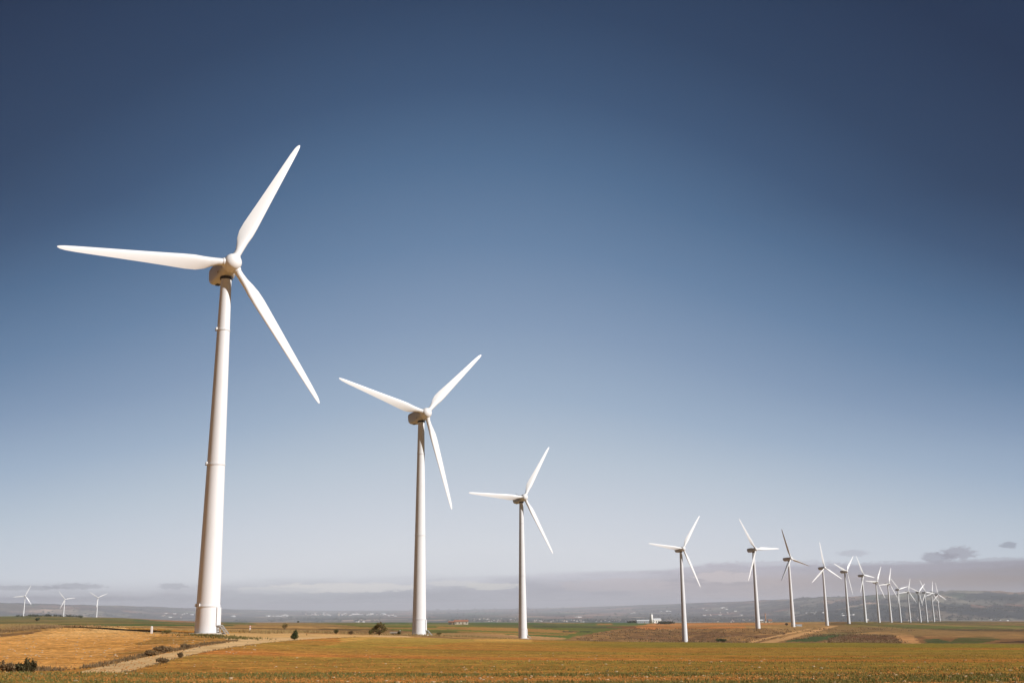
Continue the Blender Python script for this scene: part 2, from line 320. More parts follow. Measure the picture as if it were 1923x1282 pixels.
# ------------------------------------------------------------------ terrain: survey table  column -> (ground distance, photo row)
NEAR = [(31, 1264)]
TAB = {
 -150: [(31, 1261), (36, 1263), (45, 1257), (60, 1244), (90, 1221), (130, 1198), (180, 1180), (215, 1171), (300, 1178), (500, 1174), (900, 1168), (1600, 1161), (2150, 1156), (2310, 1164)],
 0:    [(31, 1262), (36, 1264), (45, 1258), (60, 1245), (90, 1222), (130, 1199), (180, 1181), (215, 1171), (300, 1178), (500, 1174), (900, 1168), (1600, 1161), (2150, 1156.5), (2310, 1164)],
 80:   [(31, 1263), (36, 1265), (45, 1259), (60, 1247), (90, 1222), (120, 1199), (150, 1181), (180, 1175.5), (215, 1171.5), (300, 1177), (500, 1173), (900, 1167), (1600, 1160), (2150, 1155), (2400, 1163)],
 150:  [(31, 1263), (36, 1266), (45, 1261), (60, 1249), (90, 1222), (120, 1197), (140, 1187), (148, 1180), (153, 1175.5), (160, 1174.2), (230, 1180), (400, 1173), (900, 1166), (1600, 1160.5), (2250, 1158), (2500, 1165)],
 220:  [(31, 1263), (36, 1266), (45, 1259), (60, 1244), (90, 1217), (120, 1196), (141, 1186.5), (150, 1177.8), (160, 1176.6), (230, 1180), (400, 1174), (900, 1167), (1600, 1162), (2250, 1159), (2500, 1164.5)],
 300:  [(31, 1264), (36, 1267), (45, 1257), (60, 1239), (90, 1212), (125, 1193), (139.5, 1187.5), (145.5, 1181.3), (160, 1180.6), (200, 1179), (300, 1175), (500, 1171), (900, 1168), (1600, 1165), (2200, 1163)],
 390:  [(31, 1264), (36, 1267), (45, 1254), (60, 1237), (90, 1211), (130, 1191), (137.6, 1188.8), (143, 1185), (200, 1182), (300, 1177), (500, 1173), (900, 1170), (1600, 1168), (2250, 1167)],
 480:  [(31, 1264), (36, 1267), (45, 1253), (60, 1237), (90, 1213), (130, 1194), (200, 1184), (300, 1178), (500, 1174), (900, 1172), (1600, 1170), (2250, 1168)],
 600:  [(31, 1264), (36, 1267), (45, 1253), (60, 1240), (90, 1217), (130, 1198), (180, 1190), (230, 1186), (300, 1181), (500, 1175), (900, 1172), (1600, 1170), (2250, 1168)],
 720:  [(31, 1265), (36, 1267), (45, 1253), (60, 1240), (90, 1220), (140, 1202), (200, 1192.5), (250, 1189), (400, 1181), (600, 1175), (900, 1173), (1600, 1170), (2250, 1168)],
 790:  [(31, 1265), (36, 1267), (45, 1253), (60, 1241), (90, 1222), (140, 1204), (190, 1195.5), (227, 1192), (300, 1188.5), (450, 1181), (600, 1176), (900, 1173), (1600, 1170), (2250, 1168)],
 880:  [(31, 1265), (36, 1267), (45, 1253), (60, 1242), (90, 1224), (140, 1206), (200, 1198), (240, 1196.5), (300, 1194), (450, 1184), (600, 1178), (900, 1174), (1600, 1170), (2250, 1168)],
 980:  [(31, 1265), (36, 1266.5), (45, 1254), (60, 1243), (90, 1225), (140, 1208.5), (200, 1201.5), (250, 1200), (300, 1200), (362, 1198.7), (500, 1191), (700, 1184), (1000, 1178), (1600, 1171), (2250, 1168)],
 1060: [(31, 1265), (36, 1266), (45, 1254), (60, 1243), (90, 1226), (140, 1210), (200, 1204), (250, 1202), (362, 1202.5), (500, 1196), (560, 1193), (700, 1185), (1000, 1178), (1600, 1171), (2250, 1168)],
 1130: [(31, 1265), (36, 1265.5), (45, 1254), (60, 1243), (90, 1226), (140, 1211), (200, 1205), (250, 1203.5), (362, 1206), (500, 1203), (560, 1198), (640, 1188), (720, 1184), (1000, 1178), (1600, 1171), (2250, 1168)],
 1200: [(31, 1265), (36, 1265), (45, 1254), (60, 1243), (90, 1227), (140, 1212), (200, 1206), (250, 1204.3), (362, 1209), (500, 1207), (580, 1198), (680, 1182), (760, 1175), (1000, 1176), (1300, 1174), (1700, 1170.5), (2250, 1168.5)],
 1290: [(31, 1265), (36, 1264.5), (45, 1254), (60, 1244), (90, 1228), (140, 1213), (200, 1207), (250, 1205), (362, 1210), (561, 1205.3), (620, 1196), (700, 1184), (800, 1179), (1000, 1176), (1600, 1170), (2250, 1168.5)],
 1350: [(31, 1265), (36, 1264), (45, 1254), (60, 1244), (90, 1228), (140, 1213), (200, 1207.5), (250, 1205.5), (362, 1211), (561, 1205), (610, 1193), (660, 1180), (740, 1177), (1000, 1174), (1600, 1169.5), (2250, 1168)],
 1425: [(31, 1265), (36, 1263.5), (45, 1254), (60, 1244), (90, 1229), (140, 1214), (200, 1208), (250, 1206), (362, 1211), (540, 1206), (600, 1191), (655, 1178.5), (720, 1176), (1000, 1172.5), (1600, 1169), (2250, 1167.5)],
 1490: [(31, 1265), (36, 1263), (45, 1254), (60, 1244), (90, 1229), (140, 1214), (200, 1208), (250, 1206), (362, 1210), (500, 1206), (620, 1192), (700, 1181), (779, 1175.5), (1000, 1172), (1600, 1168.5), (2250, 1167)],
 1555: [(31, 1265), (36, 1263), (45, 1254), (60, 1244), (90, 1229), (140, 1214), (200, 1208), (250, 1206), (362, 1209), (500, 1202), (650, 1191), (800, 1180), (930, 1174.2), (1200, 1169), (1600, 1168), (2250, 1166.5)],
 1620: [(31, 1265), (36, 1263), (45, 1254), (60, 1244), (90, 1229), (140, 1214), (200, 1208), (250, 1206.5), (362, 1208), (480, 1201), (650, 1189), (850, 1178), (1030, 1169), (1154, 1167.2), (1337, 1167.3), (1700, 1167.4), (2150, 1166.3)],
 1700: [(31, 1265), (36, 1263), (45, 1254), (60, 1245), (90, 1229), (140, 1214), (200, 1208), (250, 1206.8), (362, 1208), (480, 1200), (650, 1189), (850, 1181), (1100, 1174), (1400, 1169), (1700, 1168), (2150, 1166)],
 1780: [(31, 1265), (36, 1263), (45, 1254), (60, 1245), (90, 1229), (140, 1215), (200, 1209), (250, 1207), (362, 1208), (480, 1200), (650, 1191), (850, 1184), (1100, 1177), (1500, 1170.5), (1900, 1167), (2150, 1165.2)],
 1923: [(31, 1265), (36, 1263), (45, 1254), (60, 1245), (90, 1230), (140, 1216), (200, 1210), (250, 1208), (362, 1208), (480, 1200), (650, 1192), (850, 1185), (1100, 1179), (1500, 1172), (1900, 1168), (2250, 1166)],
 2080: [(31, 1265), (36, 1263), (45, 1254), (60, 1245), (90, 1230), (140, 1217), (200, 1210), (250, 1208), (362, 1208), (480, 1200), (650, 1193), (850, 1186), (1100, 1180), (1500, 1173), (1900, 1169), (2250, 1167)],
}
# far relief: column -> crest row of the hills and distance
FAR = {-150: (1130, 14500), 0: (1131, 15000), 150: (1134, 16000), 300: (1138, 19500), 450: (1143, 25000), 600: (1145.5, 30000), 800: (1145, 31000), 960: (1142, 31000), 1100: (1139, 28000),
       1250: (1133, 22000), 1400: (1127, 17500), 1500: (1122, 14000), 1620: (1119, 12500), 1700: (1116, 11500), 1800: (1111.5, 11000), 1923: (1113.5, 11000), 2080: (1109, 11000)}
PLAIN = -112.
RMAX = 34000.
rings = [0.6]
while rings[-1] < RMAX:
    r = rings[-1]; g = 1.05 if r < 18 else ((.0055+1 if 95 < r < 175 else 1.011) if r < 300 else (1.0095 if r < 2600 else 1.013))
    rings.append(r*g)
rings = np.array(rings); NR = len(rings)
AZV = R(28.6)
azs = np.concatenate([np.arange(-180, -30, 3.), np.linspace(-28.6, 28.6, 1000), np.arange(30, 180, 3.)])*math.pi/180
NA = len(azs)

def build_heights():
    cols = sorted(TAB); caz = []; prof = []
    for u in cols:
        pts = [(.5, -EYE), (24., -EYE)]
        for r, v in TAB[u]:
            a, s = ray(u, v); pts.append((r, s*r))
        zl = pts[-1][1]; r0 = pts[-1][0]
        fk = sorted(FAR); vf = np.interp(u, fk, [FAR[k][0] for k in fk]); rf = np.interp(u, fk, [FAR[k][1] for k in fk])
        a, s = ray(u, vf); zf = s*rf
        pts += [(r0*1.25, zl-12), (r0*1.8, PLAIN*.72), (5200, PLAIN*.93), (7200, PLAIN), (rf*.70, PLAIN+4), (rf*.84, PLAIN*.5+zf*.5 if zf > PLAIN else PLAIN), (rf, zf), (min(rf*1.3, 33000), zf-30), (RMAX*1.02, max(zf-60, PLAIN))]
        if u >= 1500:                       # a nearer wooded ridge in front of the right-hand hills
            w_ = min((u-1500)/150, 1.)
            pts = [p for p in pts if p[0] < 7000 or p[0] > 9200]
            for rr2, vv2 in ((7300, None), (7900, 1143), (8300, 1138.5), (8800, 1141)):
                zz = PLAIN+3 if vv2 is None else ray(u, vv2+(1-w_)*12)[1]*rr2
                pts.append((rr2, zz))
            pts.sort()
        caz.append(ray(u, 1190)[0])
        pr = np.array(pts)
        prof.append(np.interp(np.log(rings), np.log(pr[:, 0]), pr[:, 1]))
    prof = np.array(prof)                                   # columns x rings
    # soften along distance, but keep the crest at 31 m
    def blur(P, w):
        k = np.hanning(w+2)[1:-1]; k /= k.sum(); Q = np.pad(P, ((0, 0), (w//2, w//2)), mode='edge')
        return np.array([np.convolve(q, k, 'valid') for q in Q])
    pb = blur(prof, 7); p3 = blur(prof, 3); pb = np.where((rings > 95) & (rings < 200), p3, pb); wgt = np.clip((np.abs(rings-32)-3)/4, 0, 1); prof = pb*wgt+prof*(1-wgt)
    Z = np.zeros((NA, NR)); ac = np.clip(azs, caz[0], caz[-1])
    for j in range(NR): Z[:, j] = np.interp(ac, caz, prof[:, j])
    # soften along azimuth (inside view)
    iv = np.where(np.abs(azs) <= AZV+1e-6)[0]; k = np.hanning(33); k /= k.sum()
    S = Z[iv]; Q = np.pad(S, ((16, 16), (0, 0)), mode='edge'); out = np.zeros_like(S)
    for i, w in enumerate(k): out += w*Q[i:i+S.shape[0]]
    Z[iv] = out
    A, RR = np.meshgrid(azs, rings, indexing='ij'); X = RR*np.sin(A); Y = RR*np.cos(A)
    # natural roughness
    near = np.clip((120-RR)/90, 0, 1)
    Z += (fbm(X/1.3, Y/1.3, 4, 3)-.5)*.07*near*np.clip((RR-5)/10, 0, 1)
    mid = np.clip((RR-60)/60, 0, 1)*np.clip((2600-RR)/800, 0, 1)
    Z += (fbm(X/14, Y/14, 4, 9)-.5)*np.clip(RR/900, .1, 1.1)*mid
    far = np.clip((RR-3200)/2500, 0, 1)
    Z += (fbm(X/900, Y/900, 5, 21)-.5)*16*far
    side = np.clip((A-R(9))/R(9), 0, 1)*np.clip((RR-7400)/1500, 0, 1)+.8*np.clip((-A-R(10))/R(9), 0, 1)*np.clip((RR-9000)/3000, 0, 1)
    rid = 1-np.abs(fbm(X/620, Y/700, 5, 33)*2-1)
    Z += (rid-.76)*np.where(A < 0, 70, 125)*side*np.clip((RMAX*.6-RR)/6000, 0, 1)
    return A, RR, X, Y, Z+EYE
A_, R_, X_, Y_, Z_ = build_heights()
U_, V_ = project(R_*np.sin(np.clip(A_, -AZV, AZV)), R_*np.cos(np.clip(A_, -AZV, AZV)), Z_)

LR = np.log(rings)
def ground_z(x, y):
    a = math.atan2(x, y); r = max(math.hypot(x, y), .7)
    i = int(np.clip(np.searchsorted(azs, a)-1, 0, NA-2)); j = int(np.clip(np.searchsorted(rings, r)-1, 0, NR-2))
    fa = min(max((a-azs[i])/(azs[i+1]-azs[i]), 0), 1); fr = (r-rings[j])/(rings[j+1]-rings[j])
    return float((Z_[i, j]*(1-fa)+Z_[i+1, j]*fa)*(1-fr)+(Z_[i, j+1]*(1-fa)+Z_[i+1, j+1]*fa)*fr)
def site(u, v, rmin=33.):            # ground point seen at a photo point, beyond rmin
    a, s = ray(u, v); i = int(np.clip(np.searchsorted(azs, a), 1, NA-1))
    row = V_[i]; best = None
    run = 1e9
    for j in range(NR):
        if rings[j] < 20: continue
        vis = row[j] < run-1e-9; run = min(run, row[j])
        if rings[j] < rmin: continue
        d = abs(row[j]-v)+(0 if vis else 3.)
        if best is None or d < best[0]: best = (d, rings[j])
        if vis and row[j] <= v: break
    r = best[1]; x, y = r*math.sin(a), r*math.cos(a)
    return x, y, ground_z(x, y), r

# ------------------------------------------------------------------ land use
def inpoly(U, V, P):
    P = np.array(P, float); c = np.zeros(U.shape, bool); n = len(P); j = n-1
    for i in range(n):
        xi, yi = P[i]; xj, yj = P[j]
        m = ((yi > V) != (yj > V)) & (U < (xj-xi)*(V-yi)/((yj-yi) if yj != yi else 1e-9)+xi)
        c ^= m; j = i
    return c
KA = 1.0        # photo tone of sunlit level ground -> albedo
def alb(c): return np.array(lin(c))*KA
wobU = (fbm(X_/R_*220, LR[None, :]*60+0*X_, 3, 5)-.5); wobV = (fbm(X_/R_*500+50, LR[None, :]*90, 3, 8)-.5)
UU = U_+wobU*16; VV = V_+wobV*2.2
COLR = np.zeros(X_.shape+(3,)); OBJ = np.zeros(X_.shape, int)
NAMES = ['near_field', 'ploughed_field', 'stubble_field', 'dirt_track', 'meadow', 'scrub_bank', 'far_fields', 'plain', 'hills']
def setc(mask, c, soft=None, obj=None):
    c = alb(c)
    if soft is None: COLR[mask] = c
    else:
        w = (soft*mask)[..., None]; COLR[:] = COLR*(1-w)+c*w
    if obj is not None: OBJ[mask] = NAMES.index(obj)
everywhere = np.ones(X_.shape, bool)
row_n = fbm(X_/34+3, Y_/2.6, 4, 41)                # crop seen in drill rows across the view
row_f = fbm((X_+Y_*.5)/70+3, (Y_-X_*.05)/15, 4, 43)
# near field
setc(everywhere, (176, 128, 66), obj='near_field')
m = R_ < 31.6
setc(m, (182, 122, 62)); g_ = np.clip((row_n-.40)/.16, 0, 1)*.75+np.clip(1-np.abs(R_-30.5)/2.4, 0, 1)*.55
setc(m, (112, 112, 48), np.clip(g_, 0, .95))
# main orange field
m = (R_ >= 31.6) & (R_ < 330)
setc(m, (196, 134, 66), obj='ploughed_field')
t = np.clip((UU-250)/1500, 0, 1)
setc(m, (146, 104, 38), t*.95)
setc(m, (190, 112, 54), np.clip((fbm(X_/26, Y_/7, 4, 51)-.46)/.14, 0, 1)*.55)
setc(m, (134, 118, 50), np.clip((row_f-.47+t*.07)/.12, 0, 1)*(.3+.3*t))
setc(m, (128, 116, 48), np.clip((row_n-.50)/.12, 0, 1)*.35)
setc(m & (VV < 1217+wobU*3) & (UU > 980), (122, 112, 44), np.clip((1219-VV)/6, 0, 1)*np.clip((UU-980)/250, 0, 1)*.75)
setc(m & (VV < 1206) & (UU > 640) & (UU < 1000), (205, 158, 82), np.clip((1207-VV)/5, 0, 1)*.75)
setc(m & inpoly(UU, VV, [(640, 1206), (700, 1198), (820, 1197), (900, 1201), (800, 1212), (600, 1216)]), (150, 132, 56), obj=None, soft=np.full(X_.shape, .5))
# left stubble field
tan = [(-400, 1196), (0, 1193), (60, 1187), (100, 1177), (180, 1173), (300, 1186), (420, 1191), (440, 1202), (330, 1222), (212, 1243), (120, 1256), (0, 1264), (-400, 1266)]
m = inpoly(UU, VV, tan) & (R_ > 31.6) & (R_ < 260)
setc(m, (210, 150, 80), obj='stubble_field')
setc(m, (226, 182, 120), np.clip((1200-VV)/16, 0, 1)*.6*np.clip((260-np.abs(UU-120))/150, 0, 1))
setc(m, (196, 136, 64), np.clip((fbm(X_/11, Y_/9, 4, 61)-.48)/.1, 0, 1)*.5)
m = inpoly(UU+wobU*30, VV, [(300, 1190), (420, 1189), (450, 1202), (330, 1224), (200, 1236)]) & (R_ > 60) & (R_ < 260)
setc(m, (186, 126, 62), np.full(X_.shape, .6)); setc(m, (120, 96, 44), np.clip((fbm(X_/7, Y_/4, 4, 63)-.5)/.1, 0, 1)*.6)
# behind the first crest: general mid ground
m = (R_ >= 255) & (R_ < 2700)
setc(m, (150, 120, 68), obj='far_fields')
m2 = m & (UU < 470)
setc(m2, (104, 104, 54), obj='meadow')
setc(m2, (128, 108, 58), np.clip((fbm(X_/90, Y_/70, 4, 71)-.5)/.08, 0, 1)*.7)
setc(m2, (74, 84, 44), np.clip((fbm(X_/60+9, Y_/110, 4, 73)-.54)/.05, 0, 1)*.7)
setc(m2 & (VV > 1170) & (UU > 180), (72, 92, 52), np.full(X_.shape, .6))
setc(m & inpoly(UU, VV, [(255, 1161), (300, 1162), (480, 1170), (480, 1175), (250, 1174)]), (78, 96, 52))
setc(m & inpoly(UU, VV, [(240, 1160), (262, 1157), (320, 1163), (420, 1169), (420, 1171), (300, 1166)]), (150, 108, 76))
setc((R_ > 165) & (R_ < 520) & inpoly(UU, VV, [(200, 1174.5), (480, 1175), (620, 1176), (620, 1188), (200, 1188)]), (196, 152, 92), obj='scrub_bank')
# dry mound at the left edge
m = inpoly(UU, VV, [(-400, 1170), (60, 1169), (105, 1173), (110, 1176), (60, 1189), (0, 1196), (-400, 1200)]) & (R_ > 90) & (R_ < 270)
setc(m, (178, 134, 76), obj='scrub_bank'); setc(m, (120, 88, 62), np.clip((fbm(X_/6, Y_/8, 4, 75)-.48)/.08, 0, 1)*.7)
# middle: bank behind the track, green fields
m = (R_ > 185) & (R_ < 2700)
setc(m & inpoly(UU, VV, [(560, 1174), (720, 1175), (900, 1183), (1010, 1199), (640, 1199), (560, 1188)]), (176, 134, 84), obj='scrub_bank')
setc(m & inpoly(UU, VV, [(440, 1172), (720, 1176), (760, 1180), (700, 1184), (440, 1186)]), (186, 142, 86), obj='scrub_bank')
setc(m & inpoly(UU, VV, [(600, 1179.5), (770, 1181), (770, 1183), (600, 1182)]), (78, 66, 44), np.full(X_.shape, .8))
mg = (R_ > 255) & (R_ < 2700)
stripes = [([(560, 1167), (760, 1160), (1260, 1160), (1260, 1204), (900, 1199), (800, 1188), (700, 1178), (620, 1171)], (104, 106, 50)),
           ([(700, 1168), (1300, 1168), (1290, 1171), (1100, 1173), (700, 1172)], (80, 98, 50)),
           ([(820, 1175.5), (960, 1178), (1090, 1184), (1080, 1189), (960, 1184.5), (820, 1181)], (160, 118, 64)),
           ([(640, 1176), (860, 1178.5), (860, 1182), (640, 1179)], (150, 118, 66)),
           ([(860, 1184), (960, 1187), (1070, 1190), (1060, 1193), (960, 1191), (860, 1188)], (150, 116, 62)),
           ([(950, 1190), (1080, 1193), (1060, 1198), (950, 1197)], (88, 100, 48)),
           ([(760, 1188), (900, 1188), (1060, 1197), (1060, 1200), (960, 1201), (800, 1196)], (184, 140, 92)),
           ([(1000, 1174), (1160, 1176), (1160, 1178.5), (1000, 1177)], (70, 84, 50)),
           ([(1120, 1170), (1150, 1170), (1150, 1173), (1120, 1173)], (150, 110, 60)),
           ([(1060, 1184), (1110, 1185), (1110, 1186.4), (1050, 1186)], (58, 64, 44))]
for P, c in stripes: setc(mg & inpoly(UU, VV, P), c, obj='meadow')
# brown mound and banks between third and seventh turbine
m = (R_ > 330) & (R_ < 2700)
setc(m & inpoly(UU, VV, [(1050, 1206), (1075, 1195), (1130, 1185), (1190, 1176), (1260, 1177), (1500, 1176), (1600, 1176), (1600, 1207), (1040, 1207)]), (158, 118, 72), obj='scrub_bank')
ms = m & inpoly(UU, VV, [(1100, 1204), (1190, 1186), (1300, 1186), (1345, 1186), (1480, 1188), (1420, 1207), (1060, 1207)])
setc(ms, (120, 86, 58), np.clip((fbm(X_/16, Y_/26, 4, 81)-.42)/.1, 0, 1)*.8)
setc(m & inpoly(UU, VV, [(1130, 1177), (1190, 1174.5), (1226, 1180), (1190, 1179)]), (140, 88, 54))
setc(m & inpoly(UU, VV, [(1230, 1169.5), (1960, 1169.5), (1700, 1174), (1500, 1177), (1210, 1181), (1190, 1175)]) & (UU < 1640), (192, 122, 66), obj='ploughed_field')
setc(m & inpoly(UU, VV, [(1400, 1174), (1620, 1166), (1640, 1176), (1560, 1180), (1400, 1178)]), (176, 132, 80))
# right side fields
mr = m & (UU > 1555)
setc(mr & (VV > 1164), (126, 96, 58), obj='far_fields')
rs = [([(1600, 1166.5), (2300, 1166), (2300, 1171), (1600, 1171)], (112, 104, 54)),
      ([(1640, 1167), (2300, 1165), (2300, 1168), (1640, 1169)], (84, 78, 52)),
      ([(1580, 1171.5), (1923, 1174), (2300, 1177), (2300, 1181), (1700, 1180), (1600, 1177)], (100, 104, 48)),
      ([(1720, 1181), (2300, 1182), (2300, 1184), (1800, 1183)], (70, 62, 42)),
      ([(1750, 1184), (2300, 1185), (2300, 1206), (1700, 1206)], (132, 94, 58)),
      ([(1730, 1192), (1900, 1190), (2100, 1196), (2100, 1199), (1840, 1197), (1740, 1198)], (158, 112, 68)),
      ([(1800, 1196), (1860, 1195), (1880, 1200), (1840, 1207), (1780, 1206)], (82, 82, 42)),
      ([(1735, 1200), (1760, 1198), (1800, 1207), (1740, 1207)], (76, 82, 46)),
      ([(1860, 1206), (1940, 1201), (2300, 1199), (2300, 1203)], (66, 48, 34)),
      ([(1590, 1178), (1650, 1177), (1720, 1181), (1650, 1184), (1590, 1183)], (120, 92, 60)),
      ([(1615, 1184), (1650, 1181), (1690, 1183), (1640, 1186)], (70, 54, 40)),
      ([(1560, 1189), (1640, 1185), (1700, 1187), (1700, 1189), (1620, 1190), (1560, 1193)], (196, 146, 92)),
      ([(1550, 1207), (1560, 1196), (1600, 1190), (1680, 1191), (1700, 1207)], (112, 78, 52)),
      ([(1676, 1190), (1712, 1190), (1728, 1207), (1695, 1207)], (192, 140, 88))]
for P, c in rs: setc(mr & inpoly(UU, VV, P), c)
setc(m & inpoly(UU, VV, [(1470, 1204), (1560, 1187), (1640, 1185), (1600, 1190), (1530, 1204)]), (74, 84, 48), obj='meadow')
setc(m & inpoly(UU, VV, [(1440, 1207), (1470, 1204), (1530, 1204), (1600, 1192), (1560, 1199), (1540, 1207)]), (140, 106, 66), obj='scrub_bank')
sb = (OBJ == NAMES.index('scrub_bank')) | ((OBJ == NAMES.index('far_fields')) & (UU > 1300))
setc(sb, (96, 74, 50), np.clip((fbm(X_/9+5, Y_/14, 4, 83)-.5)/.12, 0, 1)*.5)
mm_ = (R_ >= 255) & (R_ < 2700)
setc(mm_, (92, 76, 46), np.clip((fbm(X_/110+31, Y_/260, 5, 121)-.50)/.07, 0, 1)*.40)
setc(mm_, (176, 138, 84), np.clip((fbm(X_/90+71, Y_/330, 5, 123)-.56)/.05, 0, 1)*.34)
setc(mm_ & (UU < 470) & (VV < 1173), (122, 104, 60), np.clip((fbm(X_/140+11, Y_/150, 4, 125)-.48)/.05, 0, 1)*.5)
# tracks
tr = [(140, 1263), (157, 1258.5), (213, 1245.5), (268, 1234), (327, 1223), (367, 1215), (405, 1208.5), (435, 1203.5), (420, 1198), (405, 1192), (430, 1188), (560, 1188.5), (669, 1191.5), (760, 1193),
      (780, 1196), (669, 1195), (607, 1197.5), (560, 1200.5), (498, 1206), (436, 1214), (381, 1224), (327, 1236), (280, 1249), (228, 1263)]
m = inpoly(U_, V_+wobV*1.0, tr) & (R_ > 33) & (R_ < 245)
setc(m, (210, 172, 122), obj='dirt_track')
setc(m & inpoly(U_, V_, [(420, 1188), (700, 1191), (700, 1195), (560, 1196), (420, 1197)]), (208, 164, 106))
setc(m, (178, 138, 86), np.clip((fbm(X_/3, Y_/5, 4, 91)-.48)/.12, 0, 1)*.5)
for P in ([(1422, 1207), (1500, 1189), (1560, 1174.5), (1574, 1174.5), (1560, 1178.5), (1452, 1207)], [(1405, 1203), (1455, 1193), (1520, 1179.5), (1524, 1180.5), (1450, 1196.5), (1410, 1207)]):
    m = inpoly(U_, V_, P) & (R_ > 400) & (R_ < 1200); setc(m, (190, 144, 94), obj='dirt_track')
# plain and hills
m = (R_ >= 2700)
cell = 620.; gx = X_/cell+fbm(X_/1900, Y_/1900, 2, 101)*2; gy = Y_/(cell*1.7)+fbm(X_/1900+8, Y_/1900, 2, 102)*2
h1 = vnoise(np.floor(gx)*3.7+.5, np.floor(gy)*5.3+.5, 103)
pal = np.array([alb(c) for c in [(98, 94, 80), (70, 88, 66), (160, 130, 108), (120, 96, 84), (48, 60, 48), (146, 106, 84), (84, 104, 70), (190, 160, 136)]])*.8
COLR[m] = pal[np.clip((h1*8).astype(int), 0, 7)][m]
w = np.clip((fbm(X_/500, Y_/1500, 4, 105)-.52)/.06, 0, 1)[..., None]*.8*m[..., None]; COLR = COLR*(1-w)+alb((52, 60, 48))*.75*w
OBJ[m] = NAMES.index('plain')
hz = (R_ > 7000) & ((A_ > R(6)) | (A_ < -R(9)))
w = np.clip((fbm(X_/420, Y_/700, 5, 107)-.47)/.06, 0, 1)[..., None]*.9*hz[..., None]; COLR = COLR*(1-w)+alb((36, 50, 50))*.6*w
w = np.clip((fbm(X_/380+9, Y_/520, 4, 109)-.60)/.04, 0, 1)[..., None]*.6*hz[..., None]; COLR = COLR*(1-w)+alb((156, 148, 126))*.8*w
rg_ = (R_ > 7350) & (R_ < 8500) & (U_ > 1500)
w = (np.clip((U_-1500)/150, 0, 1)*rg_)[..., None]*.85; COLR = COLR*(1-w)+alb((40, 52, 52))*.55*w
w = (np.clip((fbm(X_/130, Y_/500, 4, 131)-.55)/.05, 0, 1)*rg_*(U_ > 1700))[..., None]*.6; COLR = COLR*(1-w)+alb((150, 132, 112))*.7*w
# split cells into objects that share their borders
def build_land():
    idx = np.arange(NA*NR).reshape(NA, NR)
    far = (R_ > 8200+3500*(A_ < 0)) & ((A_ > R(6)) | (A_ < -R(9)))
    OBJ[far] = NAMES.index('hills')
    F = np.stack([idx[:-1, :-1], idx[1:, :-1], idx[1:, 1:], idx[:-1, 1:]], -1).reshape(-1, 4)
    F = np.concatenate([F, np.stack([idx[-1, :-1], idx[0, :-1], idx[0, 1:], idx[-1, 1:]], -1)])
    ob = OBJ.reshape(-1)[F[:, 0]]
    V = np.stack([X_, Y_, Z_], -1).reshape(-1, 3); C = COLR.reshape(-1, 3)
    GRN = alb((100, 104, 44))
    mats = {
     'near_field': land('near_soil', [9, 2.2, .5], [.36, .22, .12], .9, tuple(GRN), .55, 2.6, (.35, 1.6, 1), 0, .5, .6),
     'ploughed_field': land('orange_soil', [3.2, .7, .12], [.42, .28, .10], .8, tuple(alb((120, 112, 46))), .35, 1.1, (.22, 1.4, 1), 0, .5, .64, (.5, .06, .05)),
     'stubble_field': land('stubble_soil', [2.4, .6, .12], [.42, .26, .10], .9, tuple(alb((238, 205, 150))), .5, 3.2, (1, 1, 1), 0, .56, .66, (.35, .9, .05)),
     'dirt_track': land('track_dirt', [4, .7, .1], [.16, .12, .08], .5),
     'meadow': land('meadow_green', [.8, .1, .02], [.15, .14, .1], .4),
     'scrub_bank': land('dry_scrub_ground', [1.6, .3, .06], [.3, .26, .14], .9, tuple(alb((104, 78, 54))), .4, .35, (1, .6, 1), 0, .5, .62),
     'far_fields': land('field_brown', [.8, .12, .02], [.2, .2, .1], .5),
     'plain': land('plain_ground', [.02, .006, .0015], [.3, .2, .15], 0),
     'hills': land('hill_ground', [.012, .004, .001], [.35, .25, .15], .6)}
    labels = {'near_field': 'near_field'}
    for k, nm in enumerate(NAMES):
        f = F[ob == k]
        if len(f) == 0: continue
        used, inv = np.unique(f, return_inverse=True)
        o = fast_mesh(nm, V[used], inv.reshape(f.shape), mats[nm], smooth=True, attr=C[used])
        tag(o, kind='structure')
        if nm == 'near_field':
            pass
    # ground under the tripod
    ring = [tuple(V[idx[i, 0]]) for i in range(NA)]
    c = alb((176, 124, 62))
    o = fast_mesh('ground', np.array(ring+[(0, 0, 0)]), np.array([(i, NA, (i+1) % NA) for i in range(NA)])[:, ::-1], mats['near_field'], attr=np.tile(c, (NA+1, 1)))
    tag(o, kind='structure')
build_land()

# ------------------------------------------------------------------ wind turbines
H_HUB, R_ROT, OVER, TILT = 45., 20.83, 2.03, R(4.92)
def tower_mesh():
    mb = MB(); H = H_HUB-1.35; n = 48; rs = []
    for z in np.concatenate([[-.8], np.linspace(0, H, 24)]):
        t = max(z, 0)/H; rad = 1.42*(1-t)+.66*t
        rs.append([(rad*math.cos(a), rad*math.sin(a), z) for a in [2*math.pi*j/n for j in range(n)]])
    mb.loft(rs); return mb
def rad_at(z): t = z/(H_HUB-1.35); return 1.42*(1-t)+.66*t
def ring_mesh(z):
    mb = MB(); n = 48; r0 = rad_at(z)-.02
    prof = [(r0, -.09), (r0+.07, -.09), (r0+.07, -.015), (r0+.04, -.015), (r0+.04, .015), (r0+.07, .015), (r0+.07, .09), (r0, .09)]
    V = []; F = []; k = len(prof)
    for j in range(n):
        a = 2*math.pi*j/n; V += [(p*math.cos(a), p*math.sin(a), z+q) for p, q in prof]
    for j in range(n):
        for i in range(k): F.append((j*k+i, ((j+1) % n)*k+i, ((j+1) % n)*k+(i+1) % k, j*k+(i+1) % k))
    mb.add(V, F); return mb
